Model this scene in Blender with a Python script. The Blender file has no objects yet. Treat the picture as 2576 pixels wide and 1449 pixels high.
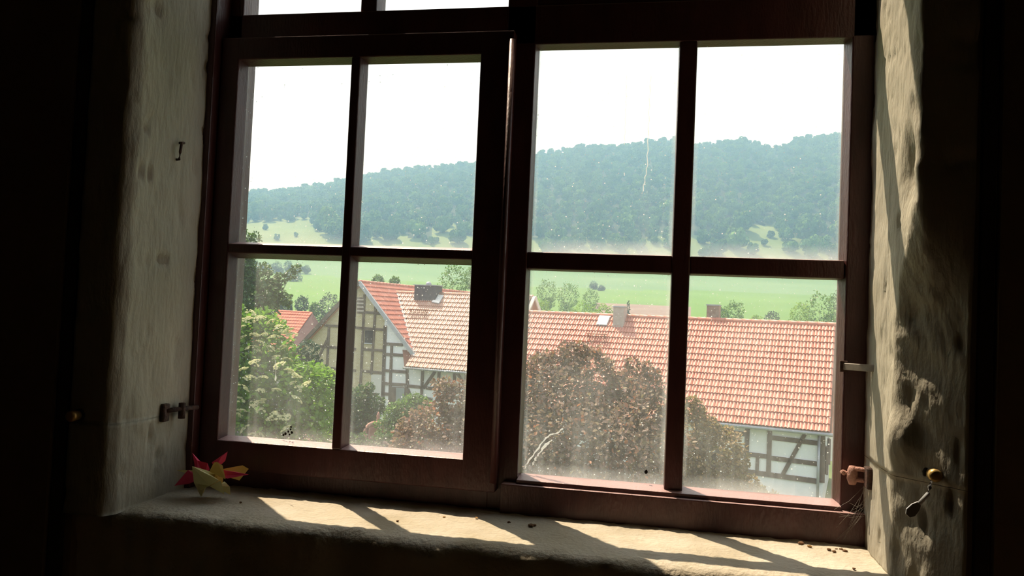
import bpy, bmesh, math, random
import numpy as np
from mathutils import Vector, Matrix, noise as mnoise

random.seed(7); RNG = np.random.default_rng(7)
SC = bpy.context.scene
COL = SC.collection
V = Vector

# ------------------------------------------------------------------ camera
CAM = V((0.25682, -1.53219, 0.33718)); YAW, PITCH, ROLL = 0.183745, 0.035344, 0.043148
FPX, PW, PH = 1900.0, 2576, 1449
_fw = V((-math.sin(YAW)*math.cos(PITCH), math.cos(YAW)*math.cos(PITCH), math.sin(PITCH)))
_r0 = V((math.cos(YAW), math.sin(YAW), 0)); _u0 = _r0.cross(_fw)
_rt = math.cos(ROLL)*_r0 + math.sin(ROLL)*_u0
_up = -math.sin(ROLL)*_r0 + math.cos(ROLL)*_u0
cam_d = bpy.data.cameras.new('camera'); cam = bpy.data.objects.new('camera', cam_d); COL.objects.link(cam)
cam_d.sensor_width = 36; cam_d.lens = FPX*36/PW; cam_d.clip_start = 0.02; cam_d.clip_end = 6000
cam.matrix_world = Matrix(((_rt.x, _up.x, -_fw.x, CAM.x), (_rt.y, _up.y, -_fw.y, CAM.y), (_rt.z, _up.z, -_fw.z, CAM.z), (0, 0, 0, 1)))
SC.camera = cam
FH = V((-math.sin(YAW), math.cos(YAW), 0)); RH = V((math.cos(YAW), math.sin(YAW), 0))

# ------------------------------------------------------------------ sky, sun, exposure
SUN_DIR = V((1.0, -1.0, -2.35)).normalized()          # the way the light travels
SUN_EL = math.asin(-SUN_DIR.z)
SC.view_settings.view_transform = 'Standard'; SC.view_settings.look = 'None'
SC.view_settings.gamma = 1; SC.view_settings.use_curve_mapping = False
SC.view_settings.exposure = 0.0
world = bpy.data.worlds.new('sky'); SC.world = world; world.use_nodes = True
wn = world.node_tree; wn.nodes.clear()
w_out = wn.nodes.new('ShaderNodeOutputWorld'); w_bg = wn.nodes.new('ShaderNodeBackground')
w_sky = wn.nodes.new('ShaderNodeTexSky'); w_sky.sky_type = 'NISHITA'; w_sky.sun_disc = False
w_sky.sun_elevation = SUN_EL; w_sky.sun_rotation = math.radians(-45)
w_sky.altitude = 250; w_sky.air_density = 1.0; w_sky.dust_density = 4.0; w_sky.ozone_density = 1.0
w_mul = wn.nodes.new('ShaderNodeMix'); w_mul.data_type = 'RGBA'; w_mul.blend_type = 'MULTIPLY'; w_mul.inputs[0].default_value = 1
w_mul.inputs[7].default_value = (0.17, 0.17, 0.17, 1)
w_mix = wn.nodes.new('ShaderNodeMix'); w_mix.data_type = 'RGBA'      # thin high cloud veil over the whole sky
w_tc = wn.nodes.new('ShaderNodeTexCoord'); w_map = wn.nodes.new('ShaderNodeMapping'); w_map.inputs[3].default_value = (1, 1, 3)
w_noi = wn.nodes.new('ShaderNodeTexNoise'); w_noi.inputs['Scale'].default_value = 2.2; w_noi.inputs['Detail'].default_value = 6
w_ramp = wn.nodes.new('ShaderNodeMapRange'); w_ramp.inputs[1].default_value = 0.35; w_ramp.inputs[2].default_value = 0.65
w_ramp.inputs[3].default_value = 0.35; w_ramp.inputs[4].default_value = 0.8
wn.links.new(w_tc.outputs['Generated'], w_map.inputs[0]); wn.links.new(w_map.outputs[0], w_noi.inputs[0])
wn.links.new(w_noi.outputs[0], w_ramp.inputs[0]); wn.links.new(w_ramp.outputs[0], w_mix.inputs[0])
wn.links.new(w_sky.outputs[0], w_mul.inputs[6]); wn.links.new(w_mul.outputs[2], w_mix.inputs[6])
w_mix.inputs[7].default_value = (1.0, 1.03, 1.08, 1)
wn.links.new(w_mix.outputs[2], w_bg.inputs[0]); w_bg.inputs[1].default_value = 1.55
wn.links.new(w_bg.outputs[0], w_out.inputs[0])
sun_d = bpy.data.lights.new('sun', 'SUN'); sun = bpy.data.objects.new('sun', sun_d); COL.objects.link(sun)
sun_d.energy = 11.0; sun_d.color = (1.0, 0.93, 0.82); sun_d.angle = math.radians(0.53)
sun.rotation_euler = SUN_DIR.to_track_quat('-Z', 'Y').to_euler(); sun.location = (-20, 20, 60)
cy = SC.cycles
cy.max_bounces = 6; cy.diffuse_bounces = 4; cy.glossy_bounces = 2; cy.transmission_bounces = 6; cy.transparent_max_bounces = 16
cy.volume_bounces = 0; cy.sample_clamp_indirect = 4; cy.use_denoising = True; cy.adaptive_threshold = 0.02
cy.caustics_reflective = False; cy.caustics_refractive = False

# ------------------------------------------------------------------ photograph pixel -> point on a real plane
def ray(px): return _fw + _rt*((px[0]-PW/2)/FPX) - _up*((px[1]-PH/2)/FPX)
def on_plane(px, p0, n):
    d = ray(px); return CAM + d*((p0-CAM).dot(n)/d.dot(n))
def at_depth(px, d): return on_plane(px, CAM + FH*d, FH)
def on_x(px, x): return on_plane(px, V((x, 0, 0)), V((1, 0, 0)))
def on_y(px, y): return on_plane(px, V((0, y, 0)), V((0, 1, 0)))
def on_z(px, z): return on_plane(px, V((0, 0, z)), V((0, 0, 1)))
def project(p):
    d = p - CAM; z = d.dot(_fw); return (PW/2 + FPX*d.dot(_rt)/z, PH/2 - FPX*d.dot(_up)/z)
def horizon(x): return 792 + (x-1288)*0.0431

# ------------------------------------------------------------------ materials
def mat(name, c1, c2=None, scale=8.0, rough=0.8, bump=0.0, bump_scale=None, island=False, island_cols=None, translucent=0.0, spec=0.3, metal=0.0, stretch=(1, 1, 1), detail=5, up_dust=None):
    m = bpy.data.materials.new(name); m.use_nodes = True; nt = m.node_tree; nt.nodes.clear(); N = nt.nodes.new; L = nt.links.new
    out = N('ShaderNodeOutputMaterial'); bs = N('ShaderNodeBsdfPrincipled')
    bs.inputs['Roughness'].default_value = rough; bs.inputs['Metallic'].default_value = metal
    bs.inputs['Specular IOR Level'].default_value = spec
    tc = N('ShaderNodeTexCoord'); mp = N('ShaderNodeMapping'); mp.inputs[3].default_value = stretch
    L(tc.outputs['Object'], mp.inputs[0])
    c2 = c2 or c1
    noi = N('ShaderNodeTexNoise'); noi.inputs['Scale'].default_value = scale; noi.inputs['Detail'].default_value = detail
    L(mp.outputs[0], noi.inputs['Vector'])
    ramp = N('ShaderNodeValToRGB'); ramp.color_ramp.elements[0].position = 0.33; ramp.color_ramp.elements[1].position = 0.67
    ramp.color_ramp.elements[0].color = (*c1, 1); ramp.color_ramp.elements[1].color = (*c2, 1)
    L(noi.outputs[0], ramp.inputs[0]); col = ramp.outputs[0]
    if island_cols:
        geo = N('ShaderNodeNewGeometry'); rr = N('ShaderNodeValToRGB'); rr.color_ramp.interpolation = 'LINEAR'
        while len(rr.color_ramp.elements) < len(island_cols): rr.color_ramp.elements.new(0.5)
        for i, e in enumerate(rr.color_ramp.elements):
            e.position = i/max(1, len(island_cols)-1); e.color = (*island_cols[i], 1)
        oi = N('ShaderNodeObjectInfo'); ad = N('ShaderNodeMath'); ad.operation = 'ADD'; fr = N('ShaderNodeMath'); fr.operation = 'FRACT'
        L(geo.outputs['Random Per Island'], ad.inputs[0]); L(oi.outputs['Random'], ad.inputs[1]); L(ad.outputs[0], fr.inputs[0])
        L(fr.outputs[0], rr.inputs[0]); col = rr.outputs[0]
    if up_dust:
        geo = N('ShaderNodeNewGeometry'); sx = N('ShaderNodeSeparateXYZ'); mr = N('ShaderNodeMapRange')
        mr.inputs[1].default_value = 0.3; mr.inputs[2].default_value = 0.95; mr.inputs[4].default_value = up_dust[1]
        mx = N('ShaderNodeMix'); mx.data_type = 'RGBA'; L(geo.outputs['Normal'], sx.inputs[0]); L(sx.outputs[2], mr.inputs[0])
        L(mr.outputs[0], mx.inputs[0]); L(col, mx.inputs[6]); mx.inputs[7].default_value = (*up_dust[0], 1); col = mx.outputs[2]
    L(col, bs.inputs['Base Color'])
    if bump:
        n2 = N('ShaderNodeTexNoise'); n2.inputs['Scale'].default_value = bump_scale or scale*4; n2.inputs['Detail'].default_value = 6
        L(mp.outputs[0], n2.inputs['Vector']); b = N('ShaderNodeBump'); b.inputs['Strength'].default_value = bump; b.inputs['Distance'].default_value = 0.02
        L(n2.outputs[0], b.inputs['Height']); L(b.outputs[0], bs.inputs['Normal'])
    sh = bs.outputs[0]
    if translucent:
        tr = N('ShaderNodeBsdfTranslucent'); L(col, tr.inputs[0]); mx = N('ShaderNodeMixShader'); mx.inputs[0].default_value = translucent
        L(bs.outputs[0], mx.inputs[1]); L(tr.outputs[0], mx.inputs[2]); sh = mx.outputs[0]
    L(sh, out.inputs[0]); return m

def brick_mat(name, c1, c2, mortar, scale, squash=1.0):
    m = bpy.data.materials.new(name); m.use_nodes = True; nt = m.node_tree; N = nt.nodes.new; L = nt.links.new
    bs = nt.nodes['Principled BSDF']; bs.inputs['Roughness'].default_value = 0.9
    tc = N('ShaderNodeTexCoord'); mp = N('ShaderNodeMapping'); br = N('ShaderNodeTexBrick')
    L(tc.outputs['UV'], mp.inputs[0]); L(mp.outputs[0], br.inputs[0])
    br.inputs['Color1'].default_value = (*c1, 1); br.inputs['Color2'].default_value = (*c2, 1); br.inputs['Mortar'].default_value = (*mortar, 1)
    br.inputs['Scale'].default_value = scale; br.inputs['Mortar Size'].default_value = 0.02
    L(br.outputs[0], bs.inputs['Base Color']); return m

def glass_mat(name, film, specks, streak, edge, seed):
    """clear pane with a dusty film: the dust is real matter on the glass that the sun lights"""
    m = bpy.data.materials.new(name); m.use_nodes = True; nt = m.node_tree; nt.nodes.clear(); N = nt.nodes.new; L = nt.links.new
    out = N('ShaderNodeOutputMaterial'); tr = N('ShaderNodeBsdfTransparent'); tr.inputs[0].default_value = (0.975, 0.985, 0.98, 1)
    gl = N('ShaderNodeBsdfGlossy'); gl.inputs['Roughness'].default_value = 0.02
    lw = N('ShaderNodeLayerWeight'); lw.inputs[0].default_value = 0.5
    pw = N('ShaderNodeMath'); pw.operation = 'POWER'; pw.inputs[1].default_value = 5; L(lw.outputs['Facing'], pw.inputs[0])
    fr = N('ShaderNodeMath'); fr.operation = 'MULTIPLY_ADD'; fr.inputs[1].default_value = 0.5; fr.inputs[2].default_value = 0.02; L(pw.outputs[0], fr.inputs[0])
    clear = N('ShaderNodeMixShader'); L(fr.outputs[0], clear.inputs[0]); L(tr.outputs[0], clear.inputs[1]); L(gl.outputs[0], clear.inputs[2])
    df = N('ShaderNodeBsdfDiffuse'); df.inputs[0].default_value = (0.8, 0.82, 0.82, 1); tl = N('ShaderNodeBsdfTranslucent'); tl.inputs[0].default_value = (0.85, 0.88, 0.88, 1)
    dust = N('ShaderNodeMixShader'); dust.inputs[0].default_value = 0.65; L(df.outputs[0], dust.inputs[1]); L(tl.outputs[0], dust.inputs[2])
    tc = N('ShaderNodeTexCoord'); mp = N('ShaderNodeMapping'); mp.inputs[1].default_value = (seed*1.7, 0, seed*2.3); L(tc.outputs['Object'], mp.inputs[0])
    def math2(op, a, b):
        x = N('ShaderNodeMath'); x.operation = op
        for i, q in enumerate((a, b)):
            if q is None: continue
            if isinstance(q, (int, float)): x.inputs[i].default_value = q
            else: L(q, x.inputs[i])
        return x.outputs[0]
    def rng(src, a, b, c, d):
        x = N('ShaderNodeMapRange'); L(src, x.inputs[0])
        for i, q in enumerate((a, b, c, d)): x.inputs[i+1].default_value = q
        return x.outputs[0]
    n1 = N('ShaderNodeTexNoise'); n1.inputs['Scale'].default_value = 7; n1.inputs['Detail'].default_value = 6; L(mp.outputs[0], n1.inputs[0])
    soft = rng(n1.outputs[0], 0.3, 0.75, film*0.4, film*1.6)
    n2 = N('ShaderNodeTexNoise'); n2.inputs['Scale'].default_value = 900; n2.inputs['Detail'].default_value = 2; L(mp.outputs[0], n2.inputs[0])
    grain = rng(n2.outputs[0], 0.5, 0.75, 0.0, film*0.9)
    vo = N('ShaderNodeTexVoronoi'); vo.inputs['Scale'].default_value = 75; L(mp.outputs[0], vo.inputs[0])
    sep = N('ShaderNodeSeparateColor'); L(vo.outputs['Color'], sep.inputs[0])
    spot = math2('MULTIPLY', rng(vo.outputs['Distance'], 0.07, 0.13, 1, 0), rng(sep.outputs[0], 1-specks, 1-specks*0.9, 0, 0.8))
    vo2 = N('ShaderNodeTexVoronoi'); vo2.inputs['Scale'].default_value = 210; L(mp.outputs[0], vo2.inputs[0])
    sep2 = N('ShaderNodeSeparateColor'); L(vo2.outputs['Color'], sep2.inputs[0])
    spot2 = math2('MULTIPLY', rng(vo2.outputs['Distance'], 0.10, 0.2, 1, 0), rng(sep2.outputs[0], 1-specks*0.6, 1-specks*0.5, 0, 0.5))
    mp2 = N('ShaderNodeMapping'); mp2.inputs[3].default_value = (60, 60, 2.5); mp2.inputs[1].default_value = (seed, 0, seed); L(tc.outputs['Object'], mp2.inputs[0])
    n3 = N('ShaderNodeTexNoise'); n3.inputs['Scale'].default_value = 1; n3.inputs['Detail'].default_value = 3; L(mp2.outputs[0], n3.inputs[0])
    low = N('ShaderNodeSeparateXYZ'); L(tc.outputs['Generated'], low.inputs[0])
    st = math2('MULTIPLY', rng(n3.outputs[0], 0.5, 0.75, 0, streak), rng(low.outputs[2], 0.05, 0.6, 1, 0.15))
    # dirt packed along the putty line
    ex = math2('ABSOLUTE', math2('SUBTRACT', low.outputs[0], 0.5), None); ez = math2('SUBTRACT', 1.0, low.outputs[2])
    exr = rng(ex, 0.455, 0.5, 0, 1); ezr = rng(ez, 0.92, 1.0, 0, 1)
    ed = math2('MULTIPLY', math2('MULTIPLY', math2('MAXIMUM', exr, ezr), rng(n1.outputs[0], 0.35, 0.65, 0.2, 1)), edge)
    tot = math2('ADD', math2('ADD', math2('ADD', soft, grain), math2('ADD', st, ed)), math2('MAXIMUM', spot, spot2))
    tot = math2('MINIMUM', tot, 0.9)
    fin = N('ShaderNodeMixShader'); L(tot, fin.inputs[0]); L(clear.outputs[0], fin.inputs[1]); L(dust.outputs[0], fin.inputs[2])
    L(fin.outputs[0], out.inputs[0]); return m

# ------------------------------------------------------------------ object helpers
def tag(o, label=None, cat=None, group=None, kind=None):
    if label: o['label'] = label
    if cat: o['category'] = cat
    if group: o['group'] = group
    if kind: o['kind'] = kind
    return o
def empty(name, loc=(0, 0, 0)):
    o = bpy.data.objects.new(name, None); o.empty_display_size = 0.1; o.location = loc; COL.objects.link(o); return o
def link(name, me, m=None, parent=None):
    o = bpy.data.objects.new(name, me); COL.objects.link(o)
    if m is not None and not me.materials: me.materials.append(m)
    if parent is not None:
        o.parent = parent; loc = parent.matrix_basis.translation.copy()
        p = parent.parent
        while p is not None: loc += p.matrix_basis.translation; p = p.parent
        o.location = -loc
    return o
def mesh(name, verts, faces, smooth=False):
    me = bpy.data.meshes.new(name); me.from_pydata([tuple(v) for v in verts], [], faces); me.validate()
    if smooth: me.polygons.foreach_set('use_smooth', [True]*len(me.polygons))
    me.update(); return me
class MB:
    """collects shapes for ONE mesh"""
    def __init__(s): s.v = []; s.f = []
    def add(s, vs, fs):
        k = len(s.v); s.v += [V(v) for v in vs]; s.f += [tuple(i+k for i in q) for q in fs]; return s
    def box(s, a, b):
        (x0, y0, z0), (x1, y1, z1) = a, b
        return s.add([(x0, y0, z0), (x1, y0, z0), (x1, y1, z0), (x0, y1, z0), (x0, y0, z1), (x1, y0, z1), (x1, y1, z1), (x0, y1, z1)],
                     [(3, 2, 1, 0), (4, 5, 6, 7), (0, 1, 5, 4), (1, 2, 6, 5), (2, 3, 7, 6), (3, 0, 4, 7)])
    def hexa(s, q, off):
        """quad q extruded by off"""
        q = [V(p) for p in q]; w = [p + V(off) for p in q]
        return s.add(q + w, [(0, 1, 2, 3), (7, 6, 5, 4), (0, 4, 5, 1), (1, 5, 6, 2), (2, 6, 7, 3), (3, 7, 4, 0)])
    def beam(s, a, b, w, up, t):
        """beam a-b lying on a plane with normal up, width w, thickness t along up"""
        a, b, up = V(a), V(b), V(up).normalized(); d = (b-a).normalized(); sd = d.cross(up).normalized()*(w/2)
        return s.hexa([a-sd, a+sd, b+sd, b-sd], up*t)
    def tube(s, pts, r, n=8, cap=True):
        pts = [V(p) for p in pts]; rs = r if isinstance(r, (list, tuple)) else [r]*len(pts); k = len(s.v)
        for i, p in enumerate(pts):
            d = (pts[min(i+1, len(pts)-1)] - pts[max(i-1, 0)]).normalized()
            a = d.cross(V((0.13, 0.21, 0.97)) if abs(d.z) < 0.9 else V((1, 0.1, 0))).normalized(); b = d.cross(a)
            for j in range(n):
                t = 2*math.pi*j/n; s.v.append(p + (a*math.cos(t) + b*math.sin(t))*rs[i])
        for i in range(len(pts)-1):
            for j in range(n):
                s.f.append((k+i*n+j, k+i*n+(j+1) % n, k+(i+1)*n+(j+1) % n, k+(i+1)*n+j))
        if cap:
            s.f.append(tuple(k+j for j in range(n))[::-1]); s.f.append(tuple(k+(len(pts)-1)*n+j for j in range(n)))
        return s
    def build(s, name, m, parent=None, bevel=0.0, smooth=False, segs=1):
        me = bpy.data.meshes.new(name); bm = bmesh.new()
        vs = [bm.verts.new(v) for v in s.v]
        for q in s.f:
            try: bm.faces.new([vs[i] for i in q])
            except ValueError: pass
        bmesh.ops.recalc_face_normals(bm, faces=bm.faces)
        if bevel: bmesh.ops.bevel(bm, geom=list(bm.edges), offset=bevel, segments=segs, affect='EDGES', profile=0.5, clamp_overlap=True)
        if smooth:
            for q in bm.faces: q.smooth = True
        bm.to_mesh(me); bm.free(); return link(name, me, m, parent)

def fbm(p, o=4): return mnoise.fractal(V(p), 1.0, 2.0, o)

# ================================================================== THE ROOM
M_stone = mat('sandstone', (0.34, 0.32, 0.26), (0.46, 0.43, 0.34), 7, 0.95, 0.22, 90, spec=0.1, stretch=(1, 1, 0.35))
M_sill = mat('sill_sandstone', (0.42, 0.37, 0.27), (0.54, 0.49, 0.40), 8, 0.95, 0.3, 110, spec=0.1)
M_wall = mat('brown_limewash', (0.20, 0.15, 0.09), (0.25, 0.19, 0.12), 3, 0.95, 0.2, 40, spec=0.1)
M_floor = mat('old_floorboards', (0.30, 0.21, 0.13), (0.38, 0.27, 0.17), 4, 0.8, 0.1, stretch=(1, 8, 1))
M_paint = mat('oxblood_paint', (0.058, 0.018, 0.017), (0.085, 0.027, 0.025), 30, 0.38, 0.12, 200, spec=0.5, stretch=(1, 1, 0.3), up_dust=((0.55, 0.36, 0.34), 0.8))
M_groove = mat('old_dark_wood', (0.035, 0.028, 0.02), (0.05, 0.04, 0.03), 10, 0.9)
M_iron = mat('rusty_iron', (0.05, 0.035, 0.03), (0.11, 0.06, 0.045), 60, 0.75, 0.3, metal=0.3)
M_rustpink = mat('old_red_painted_iron', (0.35, 0.17, 0.13), (0.5, 0.28, 0.22), 80, 0.7, 0.4)
M_brass = mat('aged_brass', (0.55, 0.36, 0.12), (0.65, 0.45, 0.18), 40, 0.4, metal=0.7)
M_steel = mat('worn_steel', (0.45, 0.46, 0.47), (0.55, 0.55, 0.55), 60, 0.45, metal=0.6)

XL, XR, ZS, YF, YO = -0.712, 0.660, -0.062, -0.285, 0.11       # niche sides, sill height, room face, outer face
ZTOP, ZJ = 1.62, 0.101
FLOOR, CEIL = -1.17, 1.95

def jamb_surface(name, z0, z1, right, parent, m):
    """one dressed stone of the jamb: displaced grid from the window frame round the arris to the room face"""
    nz = max(6, int((z1-z0)/0.008)); prof = 64
    verts = []; faces = []
    for i in range(nz+1):
        z = z0 + (z1-z0)*i/nz
        if right:
            k = 1/(1+math.exp((z-0.45)/0.03))                       # the lower arris is worn off, the upper one stands
            yc = -0.262*(1-k) - 0.188*k + 0.006*fbm((3.1, 0, z*9)); xc = XR
            xe = (XR+0.006)*(1-k) + (XR+0.052)*k + 0.006*fbm((8.1, 2, z*12))
            yw = YF*(1-k) - 0.262*k; xf = xc - 0.010
            pts = [V((XR, YO)), V((xc, 0.0)), V((xc-0.004, yc*0.5)), V((xf+0.004*k, yc)), V((xe-0.012, yw+0.022*k)), V((0.735, YF*(1-k)-0.277*k)), V((0.738, YF+0.06))]
        else:
            pts = [V((XL, YO)), V((XL, 0.0)), V((XL, -0.14)), V((XL, -0.265)), V((XL-0.014, YF)), V((-0.806, YF)), V((-0.809, YF+0.06))]
        cum = [0]
        for a, b in zip(pts, pts[1:]): cum.append(cum[-1]+(b-a).length)
        for j in range(prof+1):
            s = cum[-1]*j/prof; q = 0
            while q < len(pts)-2 and s > cum[q+1]: q += 1
            t = (s-cum[q])/(cum[q+1]-cum[q]); p = pts[q].lerp(pts[q+1], t); tg = (pts[q+1]-pts[q]).normalized()
            nrm = V((tg.y, -tg.x)); nrm = nrm if (nrm.x < 0) == right or abs(nrm.x) < 1e-6 else -nrm
            if q >= 4: nrm = V((0, -1))
            edge = min(1, s/0.05)
            rough = 0.0030*fbm((p.x*16, p.y*16, z*9)) + 0.0011*fbm((p.x*60, p.y*60, z*20), 3)
            chis = max(0, fbm((p.y*60+4, p.x*9, z*15), 2)-0.42)*-0.022   # tooling pits, drawn out upright
            if right and q in (3,) : rough += 0.0035*fbm((p.y*30, 1, z*26), 5)
            d = (rough + chis)*edge
            if right:
                hz, hy = z-0.60, p.y+0.235                             # the hollow knocked out of the arris
                d -= 0.022*math.exp(-(hz/0.055)**2-(hy/0.022)**2)
                d += 0.014*math.exp(-((z-0.165)/0.035)**2-((p.y+0.20)/0.02)**2)
            zz = z
            if i == 0: zz += 0.0004
            if i == nz: zz -= 0.0004
            verts.append((p.x+nrm.x*d, p.y+nrm.y*d, zz))
    w = prof+1
    for i in range(nz):
        for j in range(prof):
            q = (i*w+j, i*w+j+1, (i+1)*w+j+1, (i+1)*w+j); faces.append(q if not right else q[::-1])
    faces.append(tuple(range(w))); faces.append(tuple(nz*w+j for j in range(w)))
    me = mesh(name, verts, faces, True); return link(name, me, m, parent)

# window wall: solid masonry round the opening, one thing with its dressed stones as parts
wall = empty('wall_front', (0, YF, FLOOR)); tag(wall, kind='structure')
W0, W1 = -2.6, 3.0
mb = MB()
mb.box((W0, YF+0.018, FLOOR), (-0.80, YO, CEIL)); mb.box((0.735, YF+0.018, FLOOR), (W1, YO, CEIL))
mb.box((-0.80, -0.236, FLOOR), (0.735, YO, ZS-0.15)); mb.box((-0.80, YF+0.018, ZTOP), (0.735, YO, CEIL))
mb.build('masonry', M_wall, wall)
b = MB().box((-0.84, YF+0.008, FLOOR), (-0.815, YF+0.03, CEIL)).build('batten', M_groove, wall)
b = MB().box((0.746, YF+0.008, FLOOR), (0.765, YF+0.03, CEIL)).build('batten', M_groove, wall)
b = MB().box((-1.12, YF+0.002, FLOOR), (-0.845, YF+0.03, CEIL)).build('wall_board', M_wall, wall)
b = MB().box((0.77, YF+0.002, FLOOR), (1.06, YF+0.03, CEIL)).build('wall_board', M_wall, wall)
for z0, z1 in ((ZS-0.005, ZJ), (ZJ, ZTOP)):
    jamb_surface('jamb_stone', z0, z1, False, wall, M_stone)
    jamb_surface('jamb_stone', z0, z1, True, wall, M_stone)
MB().box((-0.80, YF, ZTOP-0.02), (0.735, YO, ZTOP+0.2)).build('lintel_stone', M_stone, wall, bevel=0.01)
# the sill stone: worn front edge, shallow hollows
def sill_stone():
    nx, pn = 190, 46; verts = []; faces = []
    for i in range(nx+1):
        x = -0.806 + (0.735+0.806)*i/nx
        wear = 0.010*fbm((x*5, 3, 1)) + 0.006*fbm((x*21, 7, 2))
        chip = 0.016*math.exp(-((x+0.27)/0.035)**2) + 0.010*math.exp(-((x+0.02)/0.05)**2)
        yf = -0.260 + wear*0.8 + chip*0.9 + (0.012 if x > 0.5 else 0)
        pts = [V((YO, ZS-0.002)), V((-0.05, ZS)), V((yf+0.022, ZS-0.001)), V((yf+0.004, ZS-0.010-chip*0.5)), V((yf+0.004, ZS-0.030)), V((yf+0.012, ZS-0.07)), V((yf+0.014, ZS-0.20))]
        cum = [0]
        for a, c in zip(pts, pts[1:]): cum.append(cum[-1]+(c-a).length)
        for j in range(pn+1):
            s = cum[-1]*j/pn; q = 0
            while q < len(pts)-2 and s > cum[q+1]: q += 1
            p = pts[q].lerp(pts[q+1], (s-cum[q])/(cum[q+1]-cum[q])); tg = (pts[q+1]-pts[q]).normalized(); nr = V((tg.y, -tg.x))
            d = 0.0016*fbm((x*22, p.x*22, 5)) + 0.0016*fbm((x*70, p.x*70, 9), 3)
            if q >= 2: d += 0.003*fbm((x*30, p.y*40, 3))
            verts.append((x, p.x+nr.x*d, p.y-nr.y*d if q < 2 else p.y+nr.y*d))
    w = pn+1
    for i in range(nx):
        for j in range(pn): faces.append((i*w+j, (i+1)*w+j, (i+1)*w+j+1, i*w+j+1))
    return link('sill_stone', mesh('sill_stone', verts, faces, True), M_sill, wall)
sill_stone()
# the rest of the room shell
def shell(name, a, b_, m): return tag(MB().box(a, b_).build(name, m), kind='structure')
shell('floor', (W0, -5.2, FLOOR-0.1), (W1, YO, FLOOR), M_floor)
shell('ceiling', (W0, -5.2, CEIL), (W1, YO, CEIL+0.12), M_wall)
shell('wall_back', (W0, -5.3, FLOOR-0.1), (W1, -5.2, CEIL+0.12), M_wall)
shell('wall_left', (W0-0.1, -5.3, FLOOR-0.1), (W0, YO, CEIL+0.12), M_wall)
shell('wall_right', (W1, -5.3, FLOOR-0.1), (W1+0.1, YO, CEIL+0.12), M_wall)

# ------------------------------------------------------------------ the window
G = dict(b=.2936, c=.3285, d=.62, t=.9012, m1=.4685, m2=.4335, e=-.6556, f=-.3925, g=-.3729, h=-.1092, T=.8726, M1=.4657, M2=.4465, O=.0397)
win = empty('window_1', (0, 0, ZS)); tag(win, 'oxblood painted wooden window with one casement and fixed lights', kind='structure')
def bar(name, x0, x1, z0, z1, y0, y1, parent, splay=None, bev=0.0025):
    """painted bar; splay (l, r, d, u) widens the glass side"""
    l, r, d, u = splay or (0, 0, 0, 0)
    q = MB().add([(x0, y0, z0), (x1, y0, z0), (x1, y0, z1), (x0, y0, z1), (x0-l, y1, z0-d), (x1+r, y1, z0-d), (x1+r, y1, z1+u), (x0-l, y1, z1+u)],
                 [(0, 1, 2, 3), (7, 6, 5, 4), (0, 4, 5, 1), (1, 5, 6, 2), (2, 6, 7, 3), (3, 7, 4, 0)])
    return q.build(name, M_paint, parent, bevel=bev, segs=2)
YB = 0.065
bar('jamb_post', XL-0.01, -0.668, ZS-0.004, 1.52, 0.0, YB, win)
bar('jamb_fillet', XL-0.01, -0.699, ZS-0.004, 1.52, -0.055, 0.002, win)
bar('jamb_post', 0.62, XR+0.01, ZS-0.004, 1.52, 0.0, 0.036, win, (0.009, 0, 0, 0))
bar('centre_post', -0.062, 0.0, ZS, 1.52, 0.0, 0.036, win, (0, 0.004, 0, 0))
bar('bottom_rail', XL-0.01, -0.06, ZS-0.004, 0.03, 0.0, YB, win)
bar('bottom_rail', -0.03, XR+0.01, ZS-0.004, -0.004, -0.022, 0.036, win, (0, 0, 0, 0.0))
bar('glazing_fillet', 0.0, 0.62, -0.006, 0.004, -0.012, 0.03, win, (0, 0, 0, 0.006), 0.0015)
bar('transom', XL-0.01, XR+0.01, 0.9012, 0.984, 0.0, 0.036, win, (0, 0, 0.002, 0))
bar('upper_rail', -0.002, 0.63, 0.983, 1.016, 0.006, 0.05, win)
bar('upper_mullion', -0.3916, -0.3551, 0.984, 1.52, 0.004, 0.05, win, (0.004, 0.004, 0, 0))
bar('upper_mullion', 0.2936, 0.3285, 0.984, 1.52, 0.004, 0.05, win)
bar('head_rail', XL-0.01, XR+0.01, 1.50, 1.60, 0.0, YB, win)
bar('mullion', G['b'], G['c'], 0.0, G['t'], 0.002, 0.034, win, (0.001, 0.001, 0, 0))
bar('glazing_bar', 0.0, G['b'], G['m2'], G['m1'], 0.004, 0.034, win, (0, 0, 0.002, 0.001))
bar('glazing_bar', G['c'], 0.617, G['m2'], G['m1'], 0.004, 0.034, win, (0, 0, 0.002, 0.001))
# outer weather frame hides the joint with the stone
# the inward-opening casement with its chamfered bars
sash = empty('casement', (-0.35, -0.03, 0.0)); sash.parent = win; sash.location = V((-0.35, -0.03, 0.0)) - win.location
YS0, YS1, S = -0.030, 0.004, 0.007
X0s, X1s, Z0s, Z1s = -0.697, -0.040, -0.022, 0.921
bar('stile', X0s, G['e'], Z0s, Z1s, YS0, YS1, sash, (0, S, 0, 0))
bar('stile', G['h'], X1s, Z0s, Z1s, YS0, YS1, sash, (0.003, 0, 0, 0))
bar('rail', G['e']-0.004, G['h']+0.004, Z0s, G['O'], YS0+0.0004, YS1, sash, (0, 0, 0, S))
bar('rail', G['e']-0.004, G['h']+0.004, G['T'], Z1s, YS0+0.0004, YS1, sash, (0, 0, S, 0))
bar('sash_mullion', G['f'], G['g'], G['O'], G['T'], YS0+0.0008, YS1, sash, (0.003, S, 0, 0))
for x0, x1 in ((G['e'], G['f']), (G['g'], G['h'])):
    bar('sash_glazing_bar', x0, x1, G['M2'], G['M1'], YS0+0.0012, YS1, sash, (0, 0, S+0.004, S))
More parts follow.
